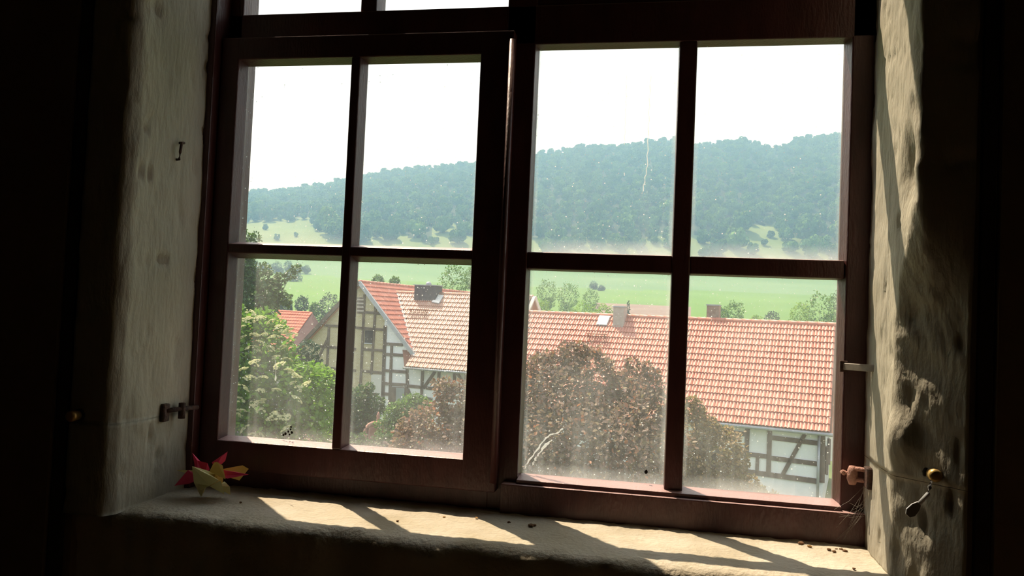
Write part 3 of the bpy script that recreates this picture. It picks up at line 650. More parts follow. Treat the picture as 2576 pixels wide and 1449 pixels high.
# valley where the two roofs meet
vd = nr_.cross(Nw).normalized(); vd = vd if vd.z < 0 else -vd
t0 = (A-hp).dot(nr_)/UH.dot(nr_); vs_ = hp + UH*t0
vlen = (C.z-vs_.z)/vd.z
MB().beam(vs_, vs_+vd*vlen, 0.20, (nr_+Nw).normalized(), 0.09).build('valley_flashing', M_zinc, hroof)
ridge_tiles(hroof, vs_+ZH*0.02, hr+ZH*0.02, M_tile2); ridge_tiles(hroof, A+ZH*0.02, Bp+ZH*0.02, M_tile)
MB().beam(A, C+(C-A)*0.02, 0.20, -VH, 0.10).build('verge_board', M_zinc, hroof); MB().beam(A, D, 0.20, -VH, 0.10).build('verge_board', M_timber, hroof)
MB().beam(hr, hr+Dn*SL, 0.16, Nw, 0.08).build('verge_board', M_plaster2, hroof); MB().beam(hr, hr+Dk*SL, 0.22, UH, 0.06).build('verge_board', M_plaster2, hroof)
MB().tube([solve_px(he, UH, 1016)+V((0, 0, -0.05))-VH*0.05, hr+Dn*SL+V((0, 0, -0.05))-VH*0.05], 0.06, 8).build('gutter', M_zinc, house, smooth=True)
wq = lambda px: on_plane(px, F0, VH)
hwl, hwr = wq((1026, 950)), F0+UH*((hr-F0).dot(UH)-0.4)
quad_wall('wing_wall', hwl, hwr, GROUND, he.z+0.25, VH*0.3, M_plaster, house)
# gable wall in two skins: ochre brick and white limewash
def poly_wall(name, pts, m):
    q = [V(p) for p in pts]; n = len(q); o = MB().add(q + [p+VH*0.25 for p in q], [tuple(range(n)), tuple(range(2*n-1, n-1, -1))] + [(i, (i+1) % n, n+(i+1) % n, n+i) for i in range(n)]).build(name, m, house)
    uv = o.data.uv_layers.new(name='UVMap')
    for l in o.data.loops:
        co = o.data.vertices[l.vertex_index].co; uv.data[l.index].uv = (co.dot(UH)*3.4, co.z*3.8)
    return o
dn = lambda p: V((p.x, p.y, GROUND))
ap = A+VH*0.28; ap = wq(project(A)); ap.z -= 0.06
cw, dw = wq((1040, 893)), wq((712, 918)); xs_ = wq((968, 800)); 
tt = (xs_-ap).dot(UH)/(cw-ap).dot(UH); xs_top = ap.lerp(cw, tt)
poly_wall('brick_gable', [dn(dw), dn(xs_top), xs_top, ap, dw], M_brickwall)
cc = wq((1026, 880)); tt2 = (cc-ap).dot(UH)/(cw-ap).dot(UH); cct = ap.lerp(cw, tt2)
poly_wall('white_gable', [dn(xs_top), dn(cct), cct, xs_top], M_plaster)
Z5 = lambda x, y: (880+x*0.2967, 690+y*0.2967)
segs = []
for s in [((300, 440), (275, 1150)), ((485, 690), (490, 960)), ((358, 600), (345, 930)), ((305, 590), (450, 597)), ((305, 678), (500, 690)), ((295, 815), (490, 830)), ((290, 925), (490, 940)), ((285, 1012), (345, 1018)), ((280, 1145), (340, 1150)), ((345, 940), (335, 1180)), ((485, 940), (485, 1130)),
          ((620, 810), (605, 1130)), ((760, 820), (750, 960)), ((890, 830), (885, 1010)), ((725, 825), (630, 960)), ((915, 840), (980, 950)), ((490, 945), (980, 1000)), ((495, 970), (535, 1100)), ((490, 1035), (700, 1060)), ((985, 830), (980, 1050)), ((850, 990), (830, 1080))]:
    segs.append((Z5(*s[0]), Z5(*s[1]), 0.15))
Z1 = lambda x, y: (560+x/2.683, 640+y/2.683)
for s in [((960, 270), (930, 940)), ((1035, 330), (1005, 810)), ((905, 495), (1100, 510)), ((950, 640), (1085, 650)), ((930, 785), (1080, 800)), ((890, 935), (1050, 945)), ((960, 390), (1080, 400)), ((1100, 480), (1080, 1040), 0.18),
          ((690, 480), (900, 492)), ((590, 615), (900, 640)), ((590, 755), (900, 785)), ((720, 480), (705, 800)), ((715, 560), (605, 790)), ((830, 380), (815, 900)), ((560, 900), (900, 930))]:
    segs.append((Z1(*s[0]), Z1(*s[1]), s[2] if len(s) > 2 else 0.13))
timbers(house, F0, -VH, segs)
def wall_quad(name, pxs, off, m, th=0.03):
    return MB().hexa([wq(p)-VH*off for p in pxs], -VH*th).build(name, m, house)
wall_quad('hayloft_hatch', [Z5(135, 475), Z5(200, 478), Z5(197, 583), Z5(132, 580)], 0.04, M_dark)
wall_quad('hatch_sill', [Z5(130, 580), Z5(198, 583), Z5(198, 592), Z5(130, 590)], 0.05, M_zinc, 0.06)
wall_quad('louvre_board', [Z1(912, 290), Z1(960, 292), Z1(958, 400), Z1(910, 398)], 0.03, M_timber)
for i in range(4): wall_quad('louvre_slat', [Z1(912, 300+i*25), Z1(958, 302+i*25), Z1(958, 312+i*25), Z1(912, 310+i*25)], 0.06, M_chim, 0.03)
wall_quad('barn_door', [Z5(340, 950), Z5(475, 960), Z5(472, 1170), Z5(335, 1160)], 0.03, M_timber)
wall_quad('door_leaf', [Z5(400, 960), Z5(470, 965), Z5(468, 1120), Z5(398, 1115)], 0.06, mat('grey_green_door', (0.24, 0.28, 0.27), (0.3, 0.33, 0.32), 3, 0.8))
wall_quad('grey_render_patch', [Z1(1005, 810), Z1(1080, 812), Z1(1075, 1045), Z1(1000, 1045)], 0.01, M_plaster2, 0.02)
# right end gable of the wing, above the barn
ge = hr-UH*0.4
MB().add([ge-ZH*0.15, ge+Dn*SL, ge+Dk*SL], [(0, 1, 2)]).build('end_gable', M_plaster2, house)
quad_wall('end_wall', ge+Dn*SL+VH*0.3, ge+Dk*SL-VH*0.3, GROUND, he.z+0.1, -UH*0.2, M_plaster2, house)
ch, cen, top = chimney(house, (1041, 760), (1094, 763), (1072, 719), hp, Nw, 0.7, M_slate)
MB().tube([V((cen.x, cen.y, top)), V((cen.x, cen.y, top+0.12)), V((cen.x, cen.y, top+0.2)), V((cen.x, cen.y, top+0.23))], [0.16, 0.16, 0.12, 0.02], 12).build('flue_cowl', M_zinc, ch, smooth=True)
roof_fitting_skylight(hroof, [Z5(700, 245), Z5(760, 258), Z5(800, 192), Z5(758, 185)], hp, Nw)
step_grate(hroof, (1035, 788), (1076, 790), hp, Nw, UH, Dn)

# ---- red-roofed house behind the trees
nh = empty('neighbour_house', at_depth((690, 900), 58) * 1.0); nh.location.z = GROUND
tag(nh, 'red tiled hipped roof of neighbouring house showing behind elder bush', 'house')
e2 = at_depth((786, 787), 60); U2 = UH
e1 = e2-U2*7; sl2 = Dn
nroof = empty('roof', (0, 0, 0)); nroof.parent = nh; nroof.location = e1-nh.location
q0, q1 = e1+Dn*5.0-U2*3, e2+Dn*5.0+U2*0.4
def keepn(p): return True
tile_roof(nroof, e1-U2*3, U2, Dn, 40, 14, M_tile3, lambda p: (p-e2).dot(U2) < 0.05, 0)
slab('roof_deck', [e1-U2*3, e2, e2+Dn*4.62, e1-U2*3+Dn*4.62], V((0, 0, -0.1)), M_deck, nroof)
MB().add([e2, e2+Dn*4.62, e2+U2*3.2+Dn*4.62, e2+U2*1.6-ZH*1.8], [(0, 1, 2), (0, 2, 3)]).build('hip_face', mat('shaded_hip_tile', (0.10, 0.06, 0.058), (0.13, 0.085, 0.08), 3, 0.9, spec=0.05), nroof)  # shade on the hip side put into a darker tile colour
slab('lower_roof', [e2+Dn*3.5-U2*3-VH*.1, e2+Dn*3.5+U2*4-VH*.1, e2+Dn*5.8+U2*4-VH*.1, e2+Dn*5.8-U2*3-VH*.1], V((0, 0, -0.1)), M_tile3, nroof)
ridge_tiles(nroof, e1-U2*3, e2, M_tile3)
quad_wall('front_wall', e1-U2*3+Dn*4.3, e2+Dn*4.3, GROUND, (e2+Dn*4.3).z, VH*5, M_plaster2, nh)

# ---- white outbuilding past the barn's end
ob = at_depth((2086, 1200), 37.0); root = empty('white_outbuilding', (ob.x, ob.y, GROUND)); tag(root, 'plain white rendered outbuilding past the right end of barn', 'outbuilding')
oz = at_depth((2110, 985), 37.0).z
quad_wall('front_wall', ob, ob+UH*7, GROUND, oz, VH*4, M_plaster, root)
slab('roof', [V((ob.x, ob.y, oz))-VH*0.3-UH*0.2, V((ob.x, ob.y, oz))-VH*0.3+UH*7.2, V((ob.x, ob.y, oz+0.5))+VH*4.2+UH*7.2, V((ob.x, ob.y, oz+0.5))+VH*4.2-UH*0.2], V((0, 0, 0.12)), M_zinc, root)
MB().beam(ob-VH*0.01+UH*0.9+V((0, 0, 1.3)), ob-VH*0.01+UH*0.9+V((0, 0, 2.3)), 0.7, -VH, 0.05).build('shutter', M_timber, root)

# ------------------------------------------------------------------ ground and hill
SKY_X = [-1500, 0, 610, 760, 868, 1000, 1195, 1345, 1440, 1500, 1530, 1590, 1680, 1745, 1800, 1850, 1925, 1960, 2000, 2110, 2500, 4200]
SKY_Y = [640, 540, 475, 462, 440, 415, 400, 375, 357, 352, 360, 347, 340, 357, 345, 338, 361, 352, 335, 320, 290, 420]
CREST = 860.0
def crest_z(x): return (horizon(x)-np.interp(x, SKY_X, SKY_Y))/FPX*CREST - 7.5
PR_D = [-60, 75, 110, 150, 200, 310, 400, 480]; PR_Z = [GROUND, GROUND, -4.5, -1.0, 4.2, 12.5, 27.0, 40.0]
def ground_z(d, x):
    if d <= 480: return float(np.interp(d, PR_D, PR_Z))
    zc = crest_z(x); t = min(1, (d-480)/(CREST-480))
    if d > CREST: return zc - (d-CREST)*0.25
    return 40 + (zc-40)*(t**0.92) + 6*mnoise.noise(V((x*0.006, d*0.012, 3)))*math.sin(math.pi*t)
def ground_pt(d, x):
    p = CAM + FH*d + RH*(d*(x-1288)/FPX); p.z = ground_z(d, x); return p
M_yard = mat('yard_grass', (0.06, 0.11, 0.03), (0.11, 0.16, 0.05), 0.7, 0.95)
M_fieldA = mat('bright_green_crop', (0.075, 0.165, 0.022), (0.095, 0.195, 0.028), 0.02, 0.95)
M_fieldB = mat('pale_green_crop', (0.085, 0.175, 0.065), (0.11, 0.20, 0.08), 0.015, 0.95, stretch=(1, 3, 1))
M_plough = mat('ploughed_earth', (0.17, 0.12, 0.10), (0.20, 0.15, 0.125), 0.2, 0.95)
M_meadow = mat('hill_meadow', (0.085, 0.14, 0.032), (0.125, 0.175, 0.048), 0.03, 0.95)
BX = [-1500, 560, 610, 700, 780, 800, 850, 960, 1030, 1045, 1070, 1112, 1125, 1195, 1345, 1440, 1520, 1600, 1638, 1645, 1665, 1690, 1745, 1780, 1800, 1870, 1885, 1950, 1962, 2010, 2060, 2130, 4200]
BY = [560, 560, 562, 556, 562, 598, 602, 604, 606, 590, 568, 574, 600, 592, 612, 612, 606, 604, 600, 566, 566, 602, 598, 592, 574, 574, 572, 568, 604, 622, 636, 634, 620]
M_floor_shade = mat('forest_floor_shade', (0.015, 0.032, 0.012), (0.025, 0.045, 0.016), 0.1, 0.95)  # ground under the wood coloured near-black so gaps between crowns read as shade
def terrain():
    ds = list(np.linspace(3, 75, 14)) + list(np.linspace(80, 480, 81)) + list(np.linspace(490, CREST, 38)) + [900, 1000, 1200]
    xs = list(np.arange(-1500, 4201, 60)); vs = []; fs = []; mi = []
    for d in ds:
        for x in xs: vs.append(ground_pt(d, x))
    w = len(xs)
    for i in range(len(ds)-1):
        for j in range(w-1):
            fs.append((i*w+j, i*w+j+1, (i+1)*w+j+1, (i+1)*w+j)); d = ds[i]; x = xs[j]
            edge = 310+8*math.sin(x*0.004)
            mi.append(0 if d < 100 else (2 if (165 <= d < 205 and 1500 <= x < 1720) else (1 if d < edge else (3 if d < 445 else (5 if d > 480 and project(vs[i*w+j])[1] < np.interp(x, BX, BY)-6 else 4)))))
    me = mesh('ground', vs, fs, True)
    for m in (M_yard, M_fieldA, M_plough, M_fieldB, M_meadow, M_floor_shade): me.materials.append(m)
    me.polygons.foreach_set('material_index', mi); return tag(link('ground', me), 'green fields and meadow rising to the wooded hill', kind='structure')
terrain()

# ------------------------------------------------------------------ foliage made of real leaves
LEAF = np.array([[0, 0, 0], [-0.33, 0.32, 0.09], [-0.27, 0.72, 0.07], [0, 1, -0.06], [0.27, 0.72, 0.07], [0.33, 0.32, 0.09]]); LEAF_F = np.array([[0, 3, 2, 1], [0, 5, 4, 3]])
def leaf_frames(lobes, n, size, droop=0.3, shell=0.62):
    """positions and rotations of n leaves spread over the outer shells of ellipsoid lobes"""
    C_ = np.array([tuple(l[0]) for l in lobes]); R_ = np.array([l[1] for l in lobes], float)
    wgt = (R_[:, 0]*R_[:, 2])**0.9; idx = RNG.choice(len(lobes), n, p=wgt/wgt.sum())
    dirs = RNG.normal(size=(n, 3)); dirs /= np.linalg.norm(dirs, axis=1)[:, None]
    rad = shell + (1.04-shell)*RNG.random(n)**0.7
    rad *= 1 + 0.15*np.sin(dirs[:, 0]*7+idx)*np.sin(dirs[:, 2]*6+idx*2)+RNG.normal(0, .055, n)
    P = C_[idx] + dirs*R_[idx]*rad[:, None]
    y = dirs + RNG.normal(0, 0.7, (n, 3)); y[:, 2] -= droop; y /= np.linalg.norm(y, axis=1)[:, None]
    z = RNG.normal(0, 0.6, (n, 3)); z[:, 2] += 0.9; z += dirs*0.35
    x = np.cross(y, z); x /= np.linalg.norm(x, axis=1)[:, None]; z = np.cross(x, y)
    s = size*RNG.uniform(0.65, 1.25, n)
    return P, np.stack([x, y, z], 1)*s[:, None, None]
def leaves_mesh(name, P, B):
    n = len(P); vs = (np.einsum('ij,njk->nik', LEAF, B) + P[:, None, :]).reshape(-1, 3)
    return np_mesh(name, vs, (LEAF_F[None] + (np.arange(n)*6)[:, None, None]).reshape(-1, 4))
M_bark = mat('grey_brown_bark', (0.10, 0.08, 0.06), (0.16, 0.13, 0.10), 6, 0.95, 0.4)
LEAF_ME = {}
def tree(name, label, cat, base, lobes, n, size, m, trunk=0.12, group=None, single=0, droop=0.3):
    root = empty(name, base); tag(root, label, cat, group)
    P, B = leaf_frames(lobes, n, size, droop)
    if single:
        dist = np.linalg.norm(P-np.array(CAM), axis=1); pr = np.array([project(V(p)) for p in P])
        ok = ((pr[:, 0] > 1325) & (pr[:, 0] < 1660) & (pr[:, 1] < 1215)) | ((pr[:, 0] > 1735) & (pr[:, 0] < 2100) & (pr[:, 1] < 1240)) | ((pr[:, 0] > 590) & (pr[:, 0] < 835) & (pr[:, 1] < 1090)) | ((pr[:, 0] > 890) & (pr[:, 0] < 1165) & (pr[:, 1] < 1130))
        order = np.argsort(dist + 100*(~ok)); pick = order[:single]; rest = order[single:]
        me = LEAF_ME.get(m.name)
        if me is None: me = mesh('leaf', LEAF.tolist(), LEAF_F.tolist()); me.materials.append(m); LEAF_ME[m.name] = me
        for i in pick:
            o = bpy.data.objects.new('leaf', me); COL.objects.link(o); o.parent = root
            M = Matrix([[B[i][c][r] for c in range(3)] for r in range(3)]).to_4x4(); M.translation = V(P[i])-V(base); o.matrix_basis = M
        P, B = P[rest], B[rest]
    tag(link('foliage', leaves_mesh('foliage', P, B), m, root), kind='stuff')
    if trunk:
        mb = MB(); cz = sum((V(l[0]) for l in lobes), V())/len(lobes); b0 = V(base)
        crown = V((cz.x, cz.y, cz.z)); mid = b0.lerp(crown, 0.5)+V((0.05, 0.03, 0))
        mb.tube([b0-ZH*0.05, mid, crown], [trunk, trunk*0.8, trunk*0.5], 8).build('trunk', M_bark, root, smooth=True)
        for l in lobes[:9]:
            q = V(l[0]); MB().tube([mid.lerp(crown, 0.4), mid.lerp(q, 0.6)+ZH*0.1, q], [trunk*0.45, trunk*0.3, trunk*0.12], 6).build('branch', M_bark, root, smooth=True)
    return root
def lobe(px, r, d, dd=0.0, flat=1.0):
    """round clump seen r pixels wide at depth d"""
    R = r/FPX*d; return (at_depth(px, d+dd), (R, R*0.9, R*flat))
LF = lambda n, cols, t=0.45: mat(n, cols[0], None, 3, 0.55, spec=0.35, island_cols=cols, translucent=t)
L_copper = LF('copper_leaf', [(0.13, 0.085, 0.065), (0.25, 0.17, 0.12), (0.20, 0.15, 0.07), (0.32, 0.21, 0.17), (0.20, 0.17, 0.07), (0.29, 0.20, 0.14), (0.14, 0.10, 0.08), (0.42, 0.16, 0.06)], 0.35)
L_olive = LF('olive_bronze_leaf', [(0.20, 0.14, 0.07), (0.26, 0.22, 0.08), (0.34, 0.23, 0.12), (0.22, 0.20, 0.07), (0.38, 0.26, 0.12), (0.18, 0.13, 0.08)], 0.4)
L_elder = LF('elder_leaf', [(0.06, 0.16, 0.012), (0.13, 0.29, 0.022), (0.20, 0.38, 0.03), (0.08, 0.20, 0.016)], 0.5)
L_dark = LF('dark_green_leaf', [(0.035, 0.09, 0.03), (0.06, 0.14, 0.04), (0.11, 0.20, 0.05), (0.05, 0.11, 0.04)], 0.4)
L_mid = LF('mid_green_leaf', [(0.07, 0.15, 0.035), (0.12, 0.24, 0.05), (0.18, 0.30, 0.07)], 0.4)
L_lime = LF('lime_green_leaf', [(0.14, 0.27, 0.04), (0.22, 0.38, 0.07), (0.28, 0.42, 0.08)], 0.45)
L_blue = LF('blue_green_leaf', [(0.03, 0.075, 0.04), (0.05, 0.11, 0.05)], 0.3)
M_cream = mat('cream_blossom', (0.66, 0.66, 0.30), (0.76, 0.75, 0.42), 60, 0.9, 0.5, 120, translucent=0.3)

# copper-leaved tree below the window
dC = 14.0
lob = [lobe(p[:2], p[2], dC, p[3]) for p in ((1400, 1010, 105, 0), (1478, 960, 80, 0.2), (1585, 1055, 105, 0), (1400, 1130, 125, -0.5), (1530, 1150, 140, -0.6), (1650, 1120, 80, 0), (1360, 945, 52, 0.2), (1600, 980, 62, 0.3),
     (1090, 1105, 88, 0), (1150, 1015, 45, 0), (1200, 1110, 105, 0), (1290, 1060, 115, 0.2), (1790, 1150, 82, 0), (1755, 1085, 52, 0), (1825, 1200, 52, -0.2), (1690, 1190, 105, -0.3), (1050, 1120, 62, 0), (1118, 985, 24, 0), (1440, 900, 34, 0.2),
     (1300, 1230, 140, -0.4), (1550, 1290, 150, -0.6), (1740, 1270, 100, -0.3), (1170, 1250, 120, 0), (1880, 1260, 40, 0), (1745, 1030, 26, 0))]
for sx, sy in ((1352, 905), (1372, 898), (1400, 890), (1422, 872), (1455, 868), (1478, 884), (1505, 893), (1525, 915), (1590, 912), (1628, 918), (1640, 940), (1655, 990), (1668, 1030), (1330, 930), (1102, 965), (1122, 958), (1135, 975), (1160, 968), (1045, 1045), (1020, 1075), (1000, 1090), (1010, 1068), (1740, 1005), (1752, 1020), (1790, 1070), (1825, 1085), (1850, 1120), (1868, 1165), (1872, 1200), (1895, 1215), (1780, 1000)):
    lob.append(lobe((sx, sy), random.uniform(9, 17), dC, random.uniform(-0.2, 0.3), 0.7))
tb = at_depth((1480, 1200), dC); tb.z = GROUND
tree('copper_leaved_tree', 'bushy copper-leaved tree with brown purple leaves before the barn', 'tree', tb, [l for l in lob if project(V(l[0]))[0] < 1670], 44000, 0.085, L_copper, 0.16, single=280)
tb2 = at_depth((1800, 1200), 15.6); tb2.z = GROUND
dB = 15.6; lob2 = [lobe(p, r, dB) for p, r in (((1790, 1150), 80), ((1755, 1085), 50), ((1825, 1200), 52), ((1880, 1262), 38), ((1745, 1035), 25), ((1740, 1270), 95), ((1725, 1160), 60), ((1735, 1230), 70), ((1741, 1008), 12), ((1752, 1022), 14), ((1792, 1068), 14), ((1826, 1088), 15), ((1852, 1122), 14), ((1868, 1166), 14), ((1893, 1214), 14))]
tree('bronze_leaved_shrub', 'tall olive bronze-leaved shrub standing before the white barn wall', 'shrub', tb2, lob2, 12000, 0.08, L_olive, 0.12, single=150)
# elder in flower
dE = 12.5
lob = [lobe(p[:2], p[2], dE, p[3]) for p in ((600, 870, 95, 0), (660, 860, 70, 0), (560, 960, 130, -0.2), (670, 980, 110, -0.3), (745, 985, 75, 0), (610, 1080, 120, -0.4), (720, 1080, 100, -0.3), (785, 1030, 55, 0.1), (640, 815, 32, 0), (480, 1000, 140, 0), (560, 1200, 160, 0), (720, 1200, 130, 0), (810, 955, 26, 0.3))]
eb = at_depth((620, 1000), dE); eb.z = GROUND
elder = tree('elder_bush', 'elder bush in bloom with flat cream flower heads', 'bush', eb, lob, 26000, 0.085, L_elder, 0.10, single=120)
def umbel_mesh(sd):
    r_ = random.Random(sd); bm = bmesh.new()
    for i in range(38):
        a, q = r_.uniform(0, 6.28), r_.random()**0.7; s = r_.uniform(0.13, 0.22)
        ret = bmesh.ops.create_icosphere(bm, subdivisions=1, radius=s)
        for v in ret['verts']: v.co = V((v.co.x+math.cos(a)*q*0.9, v.co.y+math.sin(a)*q*0.9, v.co.z*0.5-0.35*q*q))
    me = bpy.data.meshes.new('flower_cluster'); bm.to_mesh(me); bm.free(); me.materials.append(M_cream); return me
UM = [umbel_mesh(i) for i in range(3)]
flow = [(632, 783), (700, 818), (626, 800), (585, 812), (680, 805), (655, 796), (715, 833), (598, 825), (640, 838), (610, 845), (720, 828), (735, 838), (690, 843), (665, 838), (600, 878), (625, 890), (640, 905), (683, 873), (692, 895), (590, 918), (610, 925), (640, 912), (730, 928), (745, 940), (695, 977), (735, 960), (748, 945), (750, 1000), (752, 975), (655, 980), (640, 1010), (660, 1005), (640, 1022), (656, 1030), (695, 1042), (680, 1050), (717, 1045), (600, 1040), (610, 1030), (612, 1075), (640, 1090), (657, 1090), (715, 1075), (700, 915), (660, 860), (630, 870), (665, 945), (588, 960), (615, 970), (722, 900), (770, 962), (590, 860), (650, 880), (710, 870), (600, 1000), (628, 945)]
for i, p in enumerate(flow):
    q = at_depth(p, dE-1.0 if p[1] > 900 else dE-0.55); s = random.uniform(0.07, 0.12)
    o = bpy.data.objects.new('flower_cluster', UM[i % 3]); COL.objects.link(o); o.parent = elder
    M = Matrix.Rotation(random.uniform(-0.7, 0.7), 4, 'X') @ Matrix.Rotation(random.uniform(-.7, .7), 4, 'Y') @ Matrix.Rotation(random.uniform(0, 6), 4, 'Z') @ Matrix.Diagonal((s, s, s, 1)); M.translation = q-eb; o.matrix_basis = M
# taller dark tree behind the elder
dT = 24.0
lob = [lobe(p[:2], p[2], dT, p[3]) for p in ((600, 730, 60, 0), (650, 715, 50, 0), (640, 760, 55, -0.5), (600, 680, 42, 0), (680, 740, 34, 0), (560, 760, 90, 0), (520, 700, 120, 0), (705, 702, 14, 0), (732, 690, 11, 0), (745, 678, 9, 0), (720, 755, 14, 0), (618, 598, 13, 0), (645, 598, 11, 0), (610, 640, 26, 0), (610, 580, 6, 0), (590, 820, 70, 0), (670, 780, 24, 0), (540, 640, 60, 0))]
bb = at_depth((560, 760), dT); bb.z = GROUND
tree('broadleaf_tree', 'tall dark green tree rising behind the flowering elder', 'tree', bb, lob, 17000, 0.12, L_dark, 0.16, single=60)
# shrubs by the farmhouse
def shrub(name, label, cat, pxs, d, n, size, m, trunk=0.05, single=0):
    lob = [lobe(p[:2], p[2], d, p[3] if len(p) > 3 else 0) for p in pxs]; b0 = at_depth((pxs[0][0], pxs[0][1]), d); b0.z = GROUND if d < 75 else ground_z(d, pxs[0][0])
    return tree(name, label, cat, b0, lob, n, size, m, trunk, single=single)
shrub('climbing_ivy', 'dark ivy climbing up the left edge of brick gable', 'ivy', ((775, 885, 26), (765, 930, 38), (755, 990, 50), (800, 930, 22), (745, 1050, 60)), 35.5, 3500, 0.16, L_blue)
shrub('leafy_shrub', 'dense green shrub at foot of the brick gable', 'shrub', ((915, 1040, 38), (905, 1000, 24), (940, 1020, 26), (900, 1090, 40), (925, 1095, 30), (930, 975, 10), (880, 1060, 40)), 32, 6000, 0.13, L_dark)
shrub('leafy_shrub', 'grey green shrub growing before the barn door', 'shrub', ((1030, 1035, 38), (1000, 1050, 36), (1060, 1030, 30), (1040, 1080, 50), (985, 1090, 40), (1045, 1005, 14)), 30, 6000, 0.12, L_mid)
shrub('leafy_shrub', 'pale lime shrub spray leaning beside the elder bush', 'shrub', ((805, 948, 26), (830, 955, 20), (790, 970, 30), (820, 1000, 36), (810, 1050, 45)), 17, 5000, 0.085, L_lime)
shrub('leafy_shrub', 'low dark shrub along the garden path under gable', 'shrub', ((1000, 1115, 34), (960, 1130, 34), (1010, 1150, 50), (900, 1130, 36)), 22, 3500, 0.10, L_dark)
shrub('leafy_shrub', 'bronze green shrub by the white barn plinth', 'shrub', ((1850, 1225, 34), (1900, 1245, 26), (1820, 1255, 50), (1940, 1265, 22)), 19, 3500, 0.10, LF('bronze_green_leaf', [(0.13, 0.12, 0.05), (0.20, 0.20, 0.08), (0.25, 0.18, 0.10)], 0.4))

# small tiled shed roof and the arched garden seat
root = empty('garden_shed', at_depth((792, 1090), 27)); root.location.z = GROUND; tag(root, 'small garden shed with pantiled roof beneath the elder bush', 'shed')
s0 = at_depth((765, 1072), 27.5)
for r in range(3):
    for c in range(7):
        a = s0 + UH*(c*0.19-0.05) + Dn*(r*0.24); MB().tube([a, a+Dn*0.26+ZH*0.02], 0.07, 7).build('roof_tile', M_tile2, root, smooth=True)
slab('roof_deck', [s0-UH*0.2, s0+UH*1.3, s0+UH*1.3+Dn*0.75, s0-UH*0.2+Dn*0.75], V((0, 0, -0.05)), M_deck, root)
quad_wall('shed_wall', s0-UH*0.1+Dn*0.6, s0+UH*1.2+Dn*0.6, GROUND, s0.z-0.45, VH*0.8, M_timber, root)
g0 = at_depth((948, 1118), 31); gz = lambda y: at_depth((948, y), 31).z
root = empty('arched_garden_seat', (g0.x, g0.y, GROUND)); tag(root, 'weathered reddish arched garden seat with pointed post at its crown', 'garden seat')
M_terr = mat('weathered_terracotta_wood', (0.34, 0.17, 0.13), (0.44, 0.25, 0.20), 5, 0.9)
def arch(y, r, z0, z1, tr, name):
    pts = [V((g0.x, y, 0))+RH*(-r)+V((0, 0, z0))] + [V((g0.x, y, 0))+RH*(-r*math.cos(t))+V((0, 0, z1+r*math.sin(t)*0.9)) for t in np.linspace(0, math.pi, 12)] + [V((g0.x, y, 0))+RH*r+V((0, 0, z0))]
    return MB().tube(pts, tr, 8).build(name, M_terr, root, smooth=True)
arch(g0.y-0.25, 0.40, GROUND, gz(1085), 0.09, 'front_arch'); arch(g0.y+0.25, 0.38, GROUND, gz(1085), 0.08, 'rear_arch')
top_z = gz(1064)
MB().tube([V((g0.x, g0.y, top_z-0.1)), V((g0.x, g0.y, top_z+0.15)), V((g0.x, g0.y, gz(1046))), V((g0.x, g0.y, gz(1036)))], [0.10, 0.055, 0.08, 0.015], 8).build('finial', M_terr, root, smooth=True)
c0 = V((g0.x, g0.y+0.05, 0)); MB().hexa([c0-RH*0.32+V((0, 0, GROUND+0.9)), c0+RH*0.32+V((0, 0, GROUND+0.9)), c0+RH*0.32+V((0, 0, top_z-0.2)), c0-RH*0.32+V((0, 0, top_z-0.2))], V((0, 0.06, 0))).build('back_panel', M_terr, root)
MB().hexa([c0-RH*0.36+V((0, -0.25, GROUND+0.85)), c0+RH*0.36+V((0, -0.25, GROUND+0.85)), c0+RH*0.36+V((0, 0.2, GROUND+0.85)), c0-RH*0.36+V((0, 0.2, GROUND+0.85))], V((0, 0, 0.07))).build('seat', M_terr, root)

# ------------------------------------------------------------------ trees in the middle distance
def mid_tree(label, x, top, w, d, m, n=900, cat='tree', group=None, conical=False, name='field_tree'):
    n = int(n*3.2)
    g = ground_pt(d, x); tz = at_depth((x, top), d).z; h = max(1.5, tz-g.z); R = w/2/FPX*d
    if conical: lob = [((g.x, g.y, g.z+h*t), (R*(1-t)*1.1+0.1, R*(1-t)*1.1+0.1, h*0.16)) for t in (0.15, 0.35, 0.55, 0.75, 0.9)]
    else:
        r_ = random.Random(int(x*7+top)); lob = [((g.x, g.y, tz-min(h*0.5, R)), (R*0.75, R*0.75, min(h*0.5, R)*0.98))]
        for i in range(7):
            a = r_.uniform(0, 6.28); rr = R*r_.uniform(0.35, 0.55); hh = r_.uniform(0.35, 0.9)
            lob.append(((g.x+math.cos(a)*R*0.6, g.y+math.sin(a)*R*0.6, max(g.z+rr*0.6, tz-h*hh)), (rr, rr, rr*0.9)))
    return tree(name, label, cat, g, [(V(c_), r) for c_, r in lob], n, max(0.2, R*0.105), m, max(0.1, R*0.06), group)
